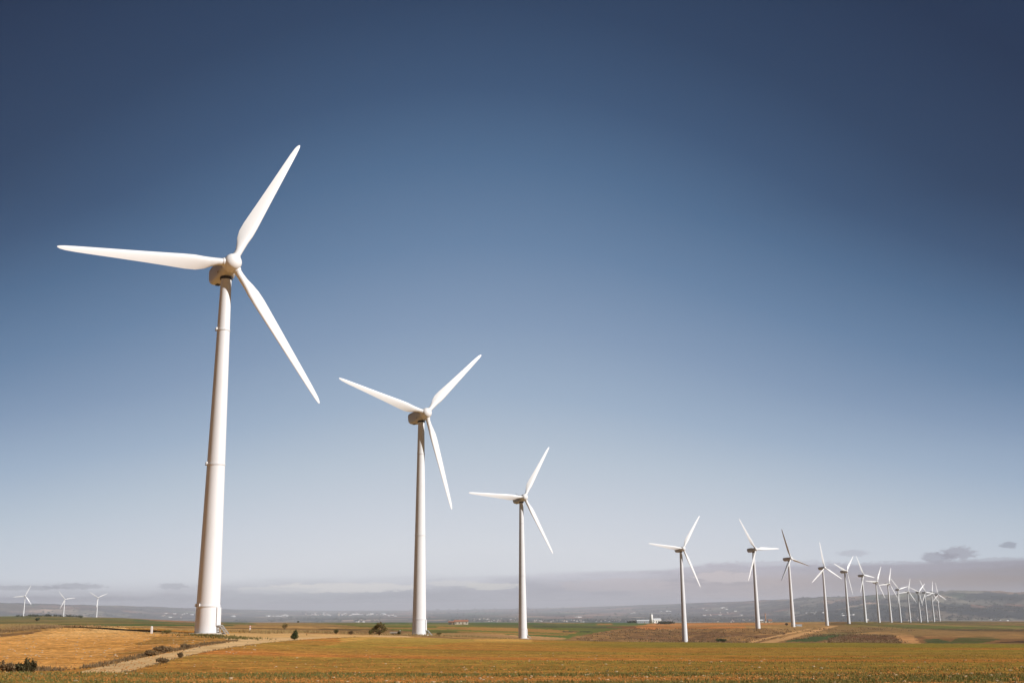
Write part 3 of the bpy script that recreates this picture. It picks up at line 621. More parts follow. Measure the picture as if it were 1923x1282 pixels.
def blade_mesh(pitch=R(4)):
    st = [(.55, .9, 1., 0), (1.3, .9, 1., 0), (1.9, .92, .92, 2), (2.7, 1.15, .68, 10), (3.6, 1.55, .45, 13), (4.7, 1.86, .33, 12), (6.0, 1.86, .27, 10), (8.0, 1.66, .23, 7.5), (10.5, 1.42, .2, 5),
          (13.5, 1.16, .18, 3), (16.5, .92, .16, 1.5), (18.8, .72, .15, .6), (20.0, .55, .14, 0), (20.5, .38, .14, 0), (20.76, .2, .14, 0), (20.83, .06, .2, 0)]
    mb = MB(); rings_ = []; n = 20
    for r, ch, th, tw in st:
        a = pitch+R(tw); ring = []
        round_ = max(0, min(1, (th-.45)/.5)); ax = .5*round_+.32*(1-round_)
        for j in range(n):
            t = 2*math.pi*j/n; c = .5+.5*math.cos(t)            # c=1 leading edge
            xx = 1-c
            yt = 5*th*(.2969*math.sqrt(max(xx, 0))-.126*xx-.3516*xx**2+.2843*xx**3-.1036*xx**4)
            yc = math.copysign(yt, math.sin(t)) if abs(math.sin(t)) > 1e-6 else 0
            circ = .5*math.sin(t)*th
            px = (ax-xx)*ch; py = (yc*(1-round_)+circ*round_)*ch   # px along leading (clockwise), py along wind axis
            ring.append((px*math.cos(a)-py*math.sin(a), px*math.sin(a)+py*math.cos(a), r))
        rings_.append(ring)
    mb.loft(rings_); return mb       # local: x = clockwise tangent, y = toward wind (n), z = outward
def nacelle_mesh():
    mb = MB(); n = 32; rs = []
    # (axis position towards rotor, half width, bottom, top, squareness)
    for a, w, zb, zt, q in [(1.02, .82, -.84, .84, 2.2), (.95, .9, -.95, .92, 2.6), (.5, 1.02, -1.2, 1.05, 3.2), (-.2, 1.12, -1.32, 1.14, 4.5), (-1.5, 1.15, -1.33, 1.18, 5), (-2.6, 1.15, -1.32, 1.18, 5),
                            (-3.3, 1.13, -1.22, 1.17, 5), (-3.75, 1.08, -.95, 1.14, 4.5), (-4.02, .98, -.55, 1.08, 4), (-4.15, .82, -.2, .95, 3.5)]:
        c = (zb+zt)/2; hh = (zt-zb)/2; ring = []
        for j in range(n):
            t = 2*math.pi*j/n
            x = w*math.copysign(abs(math.cos(t))**(2/q), math.cos(t)); z = c+hh*math.copysign(abs(math.sin(t))**(2/q), math.sin(t))
            ring.append((x, -a, z))
        rs.append(ring)
    mb.loft(rs); return mb           # local: -y = toward the rotor, +y rear
def lathe_y(prof, n=40):
    mb = MB(); rs = [[(r*math.cos(t), -a, r*math.sin(t)) for t in [2*math.pi*j/n for j in range(n)]] for a, r in prof]
    mb.loft(rs); return mb
def hub_mesh(): return lathe_y([(1.14, .9), (1.16, 1.02), (1.24, 1.08), (1.6, 1.1), (2.3, 1.1), (2.55, 1.06), (2.75, .97), (2.92, .82), (3.05, .62), (3.13, .38), (3.17, .15), (3.175, .02)])
def collar_mesh():
    mb = MB(); mb.tube([(0, 0, .95), (0, 0, 1.22), (0, 0, 1.23), (0, 0, 1.3)], [.55, .55, .5, .5], 28); return mb

def me(name, mb, mat, smooth=True):
    o = mb.build(name, mat, None, smooth); m = o.data; bpy.data.objects.remove(o); return m
def shade_auto(m, ang=35):
    try: m.set_sharp_from_angle(angle=R(ang))
    except Exception: pass
    return m
M_TOWER = shade_auto(me('tower', tower_mesh(), WHITE_T)); M_NAC = shade_auto(me('nacelle', nacelle_mesh(), NAC_W), 50)
M_HUB = shade_auto(me('hub', hub_mesh(), WHITE), 40); M_BLADE = shade_auto(me('blade', blade_mesh(), WHITE), 60)
M_FEATH = shade_auto(me('feathered_blade', blade_mesh(R(94)), WHITE), 60)
M_COLLAR = shade_auto(me('root_collar', collar_mesh(), WHITE)); M_BEAR = shade_auto(me('bearing_ring', lathe_y([(.98, .8), (1.0, .84), (1.2, .84), (1.22, .8)]), DARK))
yawm = MB(); yawm.tube([(0, 0, -1.52), (0, 0, -1.2)], [.78, .78], 32); M_YAW = shade_auto(me('yaw_ring', yawm, DARK))
M_RINGS = [shade_auto(me('flange_ring', ring_mesh(z), WHITE_T)) for z in (3.15, 19.9, 36.8)]
def lamp_mb(z, a):
    mb = MB()
    if 1:
        r = rad_at(z)+.13; mb.box((r*math.cos(a), r*math.sin(a), z+.16), (.16, .16, .26), 0, a)
        mb.box((r*math.cos(a), r*math.sin(a), z-.02), (.26, .12, .06), 1, a)
    return mb
def vane_mb():
    mb = MB(); mb.tube([(0, 0, 0), (0, 0, .95)], [.035, .025], 8); mb.box((0, .0, .95), (.6, .04, .04)); mb.box((-.27, 0, 1.05), (.05, .05, .2)); mb.box((.27, .08, 1.04), (.03, .26, .16)); return mb
M_VANE = me('wind_vane', vane_mb(), GREY, False)
def place_child(name, mesh, parent, mat4):
    o = bpy.data.objects.new(name, mesh); COL.objects.link(o); o.parent = parent; o.matrix_local = mat4; return o
def turbine(az, D, yaw, ph, label, group, detail=0, feather=False, zfix=None):
    az = R(az); yaw = R(yaw); x, y = D*math.sin(az), D*math.cos(az)
    z = ground_z(x, y) if zfix is None else zfix+EYE
    root = empty('wind_turbine', (x, y, z)); tag(root, label, 'wind turbine', group)
    I = Matrix.Identity(4)
    tw = place_child('tower', M_TOWER, root, Matrix.Rotation(R(0), 4, 'Z'))
    YAW = Matrix.Translation((0, 0, H_HUB)) @ Matrix.Rotation(yaw, 4, 'Z') @ Matrix.Rotation(-TILT, 4, 'X')   # local -y toward wind, tilted up
    nc = place_child('nacelle', M_NAC, root, YAW)
    hb = place_child('hub', M_HUB, root, YAW)
    if detail:
        place_child('bearing_ring', M_BEAR, hb, I); place_child('yaw_ring', M_YAW, nc, Matrix.Rotation(TILT, 4, 'X'))
        if detail > 1:
            for mr_ in M_RINGS: place_child('flange_ring', mr_, tw, I)
            v = place_child('wind_vane', M_VANE, nc, Matrix.Translation((.3, 3.4, 1.12)))
            hm = MB(); hm.box((0, 0, 0), (.7, .9, .1), taper=.9); h = hm.build('roof_hatch', WHITE, nc); h.location = (-.1, 1.2, 1.2)
            vm = MB()
            for i in range(5): vm.box((0, -.32+i*.16, 0), (.05, .1, .5), 1)
            vm.box((.0, 0, 0), (.02, .9, .5), 0)
            for sx in (-1, 1):
                vv = vm.build('vent_grille', [WHITE, GREY], nc); vv.location = (sx*1.13, .1, -.62); vv.scale = (1, .55, .5)
            um = MB(); um.box((0, 0, 0), (.5, .7, .08)); uo = um.build('underside_hatch', DARK, nc); uo.location = (-.2, 2.7, -1.33)
    for i in range(3):
        a = ph+i*120
        # blade local x = clockwise tangent seen from upwind, y = wind, z = outward
        B = YAW @ Matrix.Translation((0, -OVER, 0)) @ Matrix.Rotation(R(a), 4, 'Y') @ Matrix(((1, 0, 0, 0), (0, -1, 0, 0), (0, 0, 1, 0), (0, 0, 0, 1)))
        b = place_child('blade', M_FEATH if feather else M_BLADE, root, B)
        if detail: place_child('root_collar', M_COLLAR, b, I)
    return root
ROW = 'wind turbines in the long receding row'; FARL = 'far wind turbines beyond the left meadow'
TS = [
 (-15.404, 136.7, 33.7, 25.7, 'largest and nearest white wind turbine, standing beside the dirt track', ROW, 2, 0),
 (-4.896, 227.5, 34.8, 45.2, 'second largest white wind turbine, standing right of the round bush by the track', ROW, 2, 0),
 (.401, 362.5, 30.2, 32.0, 'third largest white wind turbine, standing at the edge of the orange field before green strips', ROW, 2, 0),
 (8.613, 561.1, 27.7, 36.5, 'wind turbine whose foot meets the brown scrub bank, fourth from the nearest', ROW, 1, 0),
 (12.255, 667.6, 35.8, 328.1, 'wind turbine just left of the brick chimney, one blade pointing level to the right', ROW, 1, 0),
 (13.970, 779.0, 40.3, 343.3, 'wind turbine with thin dark feathered blades, just right of the brick chimney', ROW, 1, 1),
 (15.596, 930.7, 32.7, 355.6, 'wind turbine at the upper end of the sandy double track', ROW, 1, 0),
 (16.631, 1032.9, 42.9, 48.5, 'eighth turbine of the row, two blades raised in a leaning V, one hanging', ROW, 0, 0),
 (17.432, 1154.6, 43.5, 335.7, 'ninth turbine of the row, one blade pointing up left and one hanging down', ROW, 0, 0),
 (18.056, 1336.9, 34.2, 33.0, 'tenth turbine of the row, one blade level to the left, one up right', ROW, 0, 0),
 (18.606, 1404.3, 36.1, 24.6, 'eleventh turbine of the row, last of the taller ones before the row drops lower', ROW, 0, 0),
 (19.048, 1665.9, 31.1, 318.4, 'twelfth turbine of the row, first of the six small crowded ones, one blade hanging down', ROW, 0, 0),
 (19.480, 1784.6, 27.0, 22.2, 'thirteenth turbine of the row, small, with one blade nearly upright', ROW, 0, 0),
 (19.955, 1833.1, 28.3, 51.5, 'fourteenth turbine of the row, small, blade pointing up right across its neighbour', ROW, 0, 0),
 (20.254, 1860.9, 29.3, 335.8, 'fifteenth turbine of the row, third from its far right end', ROW, 0, 0),
 (20.560, 1949.6, 35.5, 18.0, 'second turbine from the far right end of the row, one blade straight up', ROW, 0, 0),
 (20.815, 2093.6, 29.4, 355.3, 'smallest turbine at the far right end of the long row', ROW, 0, 0),
 (-23.804, 2304.9, 25.9, 24.2, 'leftmost of three tiny distant turbines behind the left meadow', FARL, 0, 0),
 (-22.055, 2507.8, 25.1, 322.6, 'middle one of three tiny distant turbines behind the left meadow', FARL, 0, 0),
 (-20.574, 2517.5, 24.8, 304.7, 'right one of three tiny distant turbines, its upper blades forming a wide V', FARL, 0, 0)]
ZF = {17: -16.4, 18: -21.3, 19: -18.3}
roots = []
for i, t_ in enumerate(TS): roots.append(turbine(*t_[:4], t_[4], t_[5], t_[6], bool(t_[7]), ZF.get(i)))
# stairs, door and lamps on the near towers (entrance faces right)
def entrance(root, ang, lampangs, full=True):
    tw = [c for c in root.children if c.name.startswith('tower')][0]
    d = MB(); n = 10; r0 = 1.44
    ca, sa = math.cos(ang), math.sin(ang)
    pts = []
    for k in range(n+1):
        a = ang-.34+.68*k/n; pts.append(a)
    V = []; 
    for z in (.95, 3.0):
        for rr in (rad_at(z)-.05, rad_at(z)+.16):
            V += [(rr*math.cos(a), rr*math.sin(a), z) for a in pts]
    m_ = n+1; F = []
    for k in range(n):
        F += [(m_+k, m_+k+1, 3*m_+k+1, 3*m_+k), (2*m_+k, 3*m_+k, 3*m_+k+1, 2*m_+k+1), (k, k+1, m_+k+1, m_+k)]
    F += [(0, m_, 3*m_, 2*m_), (m_-1, 3*m_-1, 4*m_-1, 2*m_-1)]
    d.add(V, F); door = d.build('door', WHITE_T, tw)
    hd = MB(); rr = rad_at(2)+.2; hd.tube([(rr*math.cos(ang+.22), rr*math.sin(ang+.22), 1.85), (rr*math.cos(ang+.22), rr*math.sin(ang+.22), 2.1)], [.02, .02], 6)
    st = MB(); L = 2.2
    def P(o_, s_, z): return (o_*ca-s_*sa, o_*sa+s_*ca, z)
    for k in range(6):
        o_ = 1.7+k*.17; z = .92-k*.17; c = P(o_, 0, z); st.box(c, (.2, .7, .05), 0, ang)
    st.box(P(1.62, 0, .95), (.4, .75, .06), 0, ang)
    for s_ in (-.38, .38):
        st.tube([P(1.5, s_, .92), P(1.8, s_, .9), P(2.65, s_, -.08)], [.05, .05, .05], 6)
        for o_, z0, z1 in ((1.55, -.1, .9),): st.tube([P(o_, s_, z0), P(o_, s_, z1)], [.025, .025], 6)
        st.tube([P(1.9, s_, -.1), P(1.9, s_, .85)], [.04, .04], 6)
    st.build('stairs', GALV, root)
    f = MB(); f.tube([(0, 0, -1.), (0, 0, .06), (0, 0, .1)], [2.1, 2.1, 2.0], 40); f.build('foundation', CONC, root, False)
    if full:
        for z, an in zip((3.15, 19.9, 36.8), lampangs):
            for a1 in an: lamp_mb(z, a1).build('work_lamp', [WHITE, GREY], tw)
entrance(roots[0], R(-12), ((R(-118), R(-150)), (R(-140), R(180)), (R(-140), R(185))))
entrance(roots[1], R(-5), (), False)
entrance(roots[2], R(-5), (), False)

# ------------------------------------------------------------------ vegetation
LEAF_OLIVE = leafy('olive_leaves', (.085, .085, .03), (.20, .17, .055), 2.5)
LEAF_BROOM = leafy('broom_leaves', (.05, .05, .025), (.15, .12, .055), 6.)
LEAF_OLIVE2 = leafy('olive_brown_leaves', (.10, .085, .03), (.26, .20, .07), 2.5)
LEAF_DARK = leafy('dark_green_leaves', (.03, .045, .018), (.085, .10, .035), 2.5)
LEAF_BROWN = leafy('dry_brush', (.10, .065, .035), (.30, .21, .11), 2.)
GRASS_DRY = leafy('dry_grass', (.22, .15, .06), (.50, .36, .16), 1.5)
CROP = leafy('young_crop', (.11, .11, .028), (.26, .22, .07), 1.)
SCRUBM = leafy('scrub_mix', (.10, .07, .038), (.30, .20, .10), 1.)
SCRUBF = leafy('bank_scrub_mix', (.20, .13, .065), (.42, .28, .145), .4)
STONE = paint('pale_stone', (.50, .36, .22), .9, .2, .3, .1)
CLOD = leafy('soil_clods', tuple(alb((150, 96, 46))), tuple(alb((198, 136, 72))), 2., .95, 0.)
FARTREE = leafy('far_tree_leaves', (.028, .036, .02), (.07, .075, .04), .05)

def leaf_tris(centres, size, up_bias=0., rng=RNG, aspect=2.2):
    n = len(centres); d = rng.normal(size=(n, 3)); d[:, 2] += up_bias; d /= np.linalg.norm(d, axis=1)[:, None]
    s = rng.normal(size=(n, 3)); s -= (s*d).sum(1)[:, None]*d; s /= np.linalg.norm(s, axis=1)[:, None]
    L = (size*(.6+.8*rng.random(n)))[:, None]; W = L/aspect
    a = centres-s*W*.5; b = centres+s*W*.5+0; c = centres+d*L+s*W*.3; e = centres+d*L*.9-s*W*.35
    V = np.stack([a, b, c, e], 1).reshape(-1, 3); F = np.arange(4*n).reshape(n, 4)
    return V, F
def crown_points(n, lumps, rng=RNG):
    out = []
    wt = np.array([l[3]*l[4]*l[5] for l in lumps])**.8; wt /= wt.sum()
    for l, w in zip(lumps, wt):
        k = max(int(n*w), 8); p = rng.normal(size=(k, 3)); p /= np.linalg.norm(p, axis=1)[:, None]
        p *= (rng.random(k)**.45)[:, None]; out.append(p*np.array(l[3:6])+np.array(l[:3]))
    return np.concatenate(out)
def bush(name, u, v, rmin, w, h, mat, label, cat, n=1500, leaf=.12, trunk=True, lumps=None, group=None, dense=1., seed=0):
    x, y, z, r = site(u, v, rmin); rng = np.random.default_rng(seed+5)
    root = empty(name, (x, y, z)); tag(root, label, cat, group)
    if lumps is None:
        lumps = []
        for k in range(9):
            a = rng.random()*6.28; q = rng.random()**.5*.34*w
            lumps.append((q*math.cos(a), q*math.sin(a), h*(.35+.4*rng.random()), w*(.14+.12*rng.random()), w*(.14+.12*rng.random()), h*(.18+.14*rng.random())))
    p = crown_points(n, lumps, rng); p[:, 2] = np.maximum(p[:, 2], .03)
    V, F = leaf_tris(p, leaf, .4, rng)
    o = fast_mesh('crown', V, F, mat); o.parent = root
    t = MB()
    if trunk:
        t.tube([(0, 0, -.2), (.02*w, 0, h*.25), (0, .02*w, h*.5)], [w*.035, w*.028, w*.015], 8)
    for l in lumps[:8]:
        t.tube([(0, 0, h*(.12 if trunk else -.03)), (l[0]*.5, l[1]*.5, l[2]*.55), (l[0], l[1], l[2])], [w*.02, w*.014, w*.006], 5)
    t.build('trunk' if trunk else 'stems', BARK, root)
    return root
bush('round_bush', 712, 1192, 150, 3.6, 2.5, LEAF_OLIVE2, 'large round olive bush left of the second largest turbine', 'bush', 3600, .13, True,
     [(-1.0, 0, .95, .42, .5, .42), (-.55, .2, 1.35, .48, .5, .42), (.05, -.2, 1.75, .5, .55, .42), (.6, .1, 1.45, .5, .5, .42), (1.05, 0, 1.05, .42, .5, .42), (-.25, .1, .75, .5, .6, .38), (.6, -.2, .65, .4, .5, .3), (-1.2, .1, .55, .25, .3, .28), (.25, 0, 2.1, .22, .25, .22), (-.35, 0, 1.95, .16, .2, .2), (.85, 0, 1.85, .16, .2, .18)], seed=1)
bush('small_tree', 535, 1183, 150, 1.2, 1.6, LEAF_OLIVE2, 'small lone tree on the dry bank behind the track', 'tree', 650, .11, True, seed=2)
bush('conical_shrub', 553, 1200, 90, .95, 1.0, LEAF_DARK, 'small dark green cone-shaped shrub at the right edge of the dirt track', 'shrub', 1700, .08, True,
     [(0, 0, .28, .42, .42, .26), (.02, 0, .5, .34, .34, .25), (.08, 0, .72, .22, .22, .22), (.1, 0, .9, .1, .1, .14)], seed=3)
bush('low_shrub', 312, 1189, 100, 1.3, .42, LEAF_OLIVE, 'low green shrub on the dark shadow line left of the largest turbine', 'shrub', 700, .08, False, seed=4)
# bushes bottom left
for k, (u, v, w, h, mt, lb) in enumerate([
    (50, 1264, .42, .66, LEAF_BROOM, 'tallest dark green broom shrub at the bottom left field corner'),
    (28, 1264, .42, .44, LEAF_BROOM, 'shorter green broom shrub left of the tallest one at bottom left'),
    (6, 1264, .55, .52, LEAF_BROWN, 'dry brown shrub at the left picture edge beside the green broom shrubs')]):
    rq = random.Random(k+7); ls = [((j-6)*.045*w/.42+rq.uniform(-.02, .02), rq.uniform(-.08, .08), h*(.22+.38*rq.random()*(1-abs(j-6)/9)), w*.10, w*.10, h*(.18+.16*rq.random())) for j in range(13)]
    bush('broom_shrub', u, v, 40, w, h, mt, lb, 'shrub', 1500, .05, False, ls, 'shrubs at the bottom left corner', seed=20+k)
for k, (u, v, w, h, lb) in enumerate([
    (340, 1234, .42, .34, 'tiny dry shrub on the lower edge of the dirt track, rightmost of two'),
    (307, 1243, .8, .3, 'low wide dry shrub on the lower edge of the dirt track'),
    (308, 1224, 1.7, .55, 'widest dark brown shrub on the upper edge of the dirt track'),
    (350, 1216, 1.3, .42, 'brown-green shrub on the upper track edge, right of the widest one'),
    (283, 1230, 1.2, .42, 'brown shrub on the upper track edge, left of the widest one')]):
    bush('dry_shrub', u, v+1, 40, w*.85, h*.8, SCRUBM if k > 1 else LEAF_BROWN, lb, 'shrub', 1500, .07, False, None, 'dry shrubs along the dirt track', seed=40+k)
bush('green_shrub', 1353, 1205, 500, 6.5, 1.8, LEAF_DARK, 'dark green shrub at the foot of the brown bank right of the fourth turbine', 'shrub', 1800, .35, False, None, None, seed=60)
bush('red_brown_bush', 1477, 1174, 700, 3.2, 2.2, LEAF_BROWN, 'reddish brown bush on the orange field left of the dark-bladed turbine', 'bush', 900, .3, False, None, None, seed=61)
for k, (u, v, w, h, lb) in enumerate([(631, 1190, 1.0, .8, 'round low bush between the small tree and the large round bush'), (659, 1191, .9, .75, 'low brown bush on the dry bank, nearer the large round bush'),
                                  (694, 1192, 1.0, .9, 'small dark bush touching the left side of the large round bush'), (825, 1193, 1.3, .7, 'low dark bush on the bare strip right of the second largest turbine'),
                                  (749, 1192, .8, .8, 'small bush beside the low concrete hut near the large round bush')]):
    bush('low_bush', u, v, 170, w, h, LEAF_OLIVE if k != 1 else SCRUBM, lb, 'bush', 700, .12, False, None, 'low bushes on the dry bank', seed=70+k)

def strip_stuff(name, pts, width, count, hmin, hmax, mat, rmin, label, clump=1., bw=.25, rng=RNG):
    """tufts of thin blades along a line on the ground"""
    P = np.array([site(u, v, rmin)[:2] for u, v in pts]); seg = np.linalg.norm(np.diff(P, axis=0), axis=1); cs = np.r_[0, np.cumsum(seg)]
    tt = rng.random(count)*cs[-1]
    dens = fbm(tt/2.5, tt*0+3, 3, 5)
    keep = rng.random(count) < np.clip((dens-.3)*2.2*clump, .08, 1); tt = tt[keep]
    x = np.interp(tt, cs, P[:, 0]); y = np.interp(tt, cs, P[:, 1]); x = x+rng.normal(size=len(x))*width; y = y+rng.normal(size=len(x))*width
    lay_tufts(name, x, y, hmin, hmax, mat, label, bw, rng)
def lay_tufts(name, x, y, hmin, hmax, mat, label, bw=.25, rng=RNG, nb=5, lean=.45):
    z = np.array([ground_z(a, b) for a, b in zip(x, y)]); n = len(x)
    h = hmin+(hmax-hmin)*rng.random(n)**1.5
    X = np.repeat(x, nb); Y = np.repeat(y, nb); Z = np.repeat(z, nb); Hh = np.repeat(h, nb)*(.6+.5*rng.random(n*nb))
    a = rng.random(n*nb)*6.283; ca, sa = np.cos(a), np.sin(a); w = Hh*bw*.5; ln = lean*rng.random(n*nb)*Hh
    bx = X+ca*Hh*.12; by = Y+sa*Hh*.12
    V = np.stack([np.stack([bx-sa*w, by+ca*w, Z-.02], 1), np.stack([bx+sa*w, by-ca*w, Z-.02], 1), np.stack([bx+ca*ln+sa*w*.3, by+sa*ln-ca*w*.3, Z+Hh], 1)], 1).reshape(-1, 3)
    F = np.arange(3*n*nb).reshape(-1, 3)
    o = fast_mesh(name, V, F, mat); tag(o, label, 'grass' if 'crop' not in name else 'crop', kind='stuff'); return o

strip_stuff('verge_scrub', [(62, 1259), (110, 1256), (150, 1256), (190, 1248), (213, 1243), (268, 1231), (300, 1225), (330, 1220), (370, 1212), (410, 1206), (440, 1202)], .30, 5000, .05, .20, SCRUBM, 40, 'dark dry scrub along the upper edge of the dirt track', 1.2)
strip_stuff('verge_grass', [(228, 1264), (280, 1250), (327, 1237), (381, 1225), (436, 1215), (498, 1207), (560, 1201), (607, 1198.5), (669, 1195.5)], .16, 2200, .03, .12, LEAF_BROWN, 40, 'dry grass along the lower edge of the dirt track', .8)
strip_stuff('bank_grass', [(455, 1187), (520, 1186), (600, 1187), (680, 1190), (760, 1192), (840, 1194), (930, 1197)], 2.6, 9000, .1, .5, GRASS_DRY, 150, 'pale dry grass on the bank behind the dirt track', 1.)
strip_stuff('mound_grass', [(-60, 1190), (0, 1186), (40, 1180), (90, 1175), (140, 1176), (190, 1178)], 3.2, 9000, .06, .30, SCRUBF, 100, 'brown grass and scrub on the mound at the left edge', 1.)
strip_stuff('mound_dry_grass', [(-60, 1180), (0, 1176), (60, 1173), (100, 1174)], 3.5, 6000, .08, .34, GRASS_DRY, 140, 'golden dry grass on top of the mound at the left edge', 1.)
strip_stuff('foot_grass', [(380, 1192), (400, 1194), (430, 1196), (445, 1200)], 1.4, 2500, .05, .3, LEAF_OLIVE, 90, 'greenish grass in front of the largest turbine', 1.)
strip_stuff('shadow_line_grass', [(290, 1188), (330, 1189), (380, 1191)], .8, 1200, .05, .25, GRASS_DRY, 100, 'dry grass left of the largest turbine foot', 1.)
# scrub on the brown bank and right-hand scrub
def patch(name, poly, rmin, rmax, count, hmin, hmax, mat, label, thr=.5, sc=14., bw=.8):
    m_ = inpoly(U_, V_, poly) & (R_ > rmin) & (R_ < rmax); ii, jj = np.where(m_)
    if len(ii) == 0: print('EMPTY patch', name); return
    k = RNG.integers(0, len(ii), count*3); x = X_[ii[k], jj[k]]; y = Y_[ii[k], jj[k]]
    x = x+RNG.normal(size=len(x))*.4*R_[ii[k], jj[k]]*.002; y = y+RNG.normal(size=len(x))*R_[ii[k], jj[k]]*.006
    keep = fbm(x/sc, y/(sc*1.6), 4, 81) > thr; x, y = x[keep][:count], y[keep][:count]
    lay_tufts(name, x, y, hmin, hmax, mat, label, bw, RNG, 4, .6)
patch('bank_scrub', [(1060, 1206), (1130, 1187), (1190, 1178), (1340, 1181), (1490, 1181), (1470, 1196), (1420, 1207)], 450, 800, 4200, .2, .75, SCRUBF, 'brown scrub growing over the bank between the third and sixth turbines', .48)
patch('hollow_scrub', [(1555, 1207), (1562, 1195), (1600, 1190), (1680, 1191), (1695, 1207)], 330, 900, 2600, .2, .7, SCRUBF, 'brown scrub in the hollow right of the sandy tracks', .46)
patch('slope_scrub', [(1440, 1190), (1540, 1178), (1700, 1176), (1720, 1184), (1640, 1186), (1460, 1204)], 500, 1300, 1600, .2, .7, SCRUBF, 'sparse scrub on the slope below the sandy track end', .55)

# ------------------------------------------------------------------ near field: crop, clods, stones
def rand_field(n, r0, r1, a0=-27., a1=27., p=1.):
    a = R(a0)+R(a1-a0)*RNG.random(n); r = r0+(r1-r0)*RNG.random(n)**p; return r*np.sin(a), r*np.cos(a), r
x, y, r = rand_field(52000, 22.5, 31.6)
k = (fbm(x/34+3, y/2.6, 4, 41)-.36+np.clip(1-np.abs(r-30.3)/2.2, 0, 1)*.2)*5
m = RNG.random(len(x)) < np.clip(k, .06, .95); lay_tufts('crop_tufts', x[m], y[m], .025, .085, CROP, 'short green crop shoots on the near soil band', .3, RNG, 3)
x, y, r = rand_field(90000, 37, 190, -20, 27, 1.25)
k = (fbm(x/34+3, y/2.6, 4, 41)-.44)*3+(np.arctan2(x, y))*.5
uu, vv = project(x, y, np.full(len(x), 0.)-.5)
m = RNG.random(len(x)) < np.clip(k, .01, .6)*np.clip((195-r)/110, 0, 1)*np.clip((uu-650)/550, .10, 1)
lay_tufts('crop_tufts', x[m], y[m], .03, .10, CROP, 'thin green crop shoots over the orange field', .35, RNG, 3)
x, y, r = rand_field(5200, 22.5, 33)
lay_tufts('straw_litter', x, y, .015, .05, GRASS_DRY, 'pale broken straw littering the near soil band', .5, RNG, 2, 1.8)
def lumps(name, x, y, s0, s1, mat, label, flat=.55):
    t = (1+5**.5)/2
    ico = np.array([(-1, t, 0), (1, t, 0), (-1, -t, 0), (1, -t, 0), (0, -1, t), (0, 1, t), (0, -1, -t), (0, 1, -t), (t, 0, -1), (t, 0, 1), (-t, 0, -1), (-t, 0, 1)])/1.902
    fc = np.array([(0, 11, 5), (0, 5, 1), (0, 1, 7), (0, 7, 10), (0, 10, 11), (1, 5, 9), (5, 11, 4), (11, 10, 2), (10, 7, 6), (7, 1, 8), (3, 9, 4), (3, 4, 2), (3, 2, 6), (3, 6, 8), (3, 8, 9), (4, 9, 5), (2, 4, 11), (6, 2, 10), (8, 6, 7), (9, 8, 1)])
    n = len(x); z = np.array([ground_z(a, b) for a, b in zip(x, y)]); s = s0+(s1-s0)*RNG.random(n)**2.5
    j = ico[None]*(.7+.6*RNG.random((n, 12, 1)))*s[:, None, None]*np.stack([1+.5*RNG.random(n), 1+.5*RNG.random(n), np.full(n, flat)], 1)[:, None, :]
    V = (j+np.stack([x, y, z+s*flat*.35], 1)[:, None, :]).reshape(-1, 3); F = (fc[None]+np.arange(n)[:, None, None]*12).reshape(-1, 3)
    o = fast_mesh(name, V, F, mat); tag(o, label, 'stones' if mat is STONE else 'soil', kind='stuff')
x, y, r = rand_field(22000, 22.5, 34); lumps('soil_clods', x, y, .007, .032, CLOD, 'orange clods of earth on the near soil band')
x, y, r = rand_field(7000, 34, 75, -27, 27, 1.1); lumps('soil_clods', x, y, .012, .045, CLOD, 'small clods of earth over the orange and tan fields')
x, y, r = rand_field(600, 22.5, 34); lumps('field_stones', x, y, .012, .048, STONE, 'pale stones scattered on the near soil band')
x, y, r = rand_field(260, 34, 90); lumps('field_stones', x, y, .02, .07, STONE, 'pale stones scattered over the orange field')
x, y, r = rand_field(900, 70, 175, -26, -13); lumps('stubble_stones', x, y, .02, .075, STONE, 'pale stones scattered over the tan stubble field')

# ------------------------------------------------------------------ marker posts, fence, hut
def marker(u, v, rmin, h, red, label):
    x, y, z, r = site(u, v, rmin); root = empty('marker_post', (x, y, z)); tag(root, label, 'post', 'white marker posts near the largest turbine')
    m_ = MB(); w = .20
    m_.box((0, 0, h/2-.1), (w, w*.8, h+.2)); m_.build('post_body', MARK, root)
    c = MB(); c.box((0, 0, h+.04), (w*1.05, w*.85, .08), 0, 0, .3); c.build('post_cap', MARKR if red else MARK, root)
    if red:
        b = MB(); b.box((0, 0, h*.75), (w*1.04, w*.84, .12)); b.build('band', MARKR, root)
marker(284.5, 1188.5, 100, .75, False, 'white concrete marker post at the edge of the tan field left of the largest turbine')
marker(469.5, 1184.5, 120, .85, True, 'white marker post with red band on the dry ground right of the largest turbine')
x, y, z, r = site(742, 1191, 180)
hr = empty('concrete_culvert', (x, y, z)); tag(hr, 'low concrete culvert with white end post and dark opening right of the large round bush', 'culvert')
b = MB(); b.box((0, 0, .42), (1.9, 1.1, .25), 0, -.15); b.box((-.9, 0, .2), (.15, 1.0, .6)); b.build('slab', CONC, hr)
b = MB(); b.box((.95, -.1, .35), (.22, .9, .9)); b.build('end_post', MARK, hr)
b = MB(); b.box((0, .35, .12), (1.7, .1, .45)); b.build('opening', GLASSD, hr)

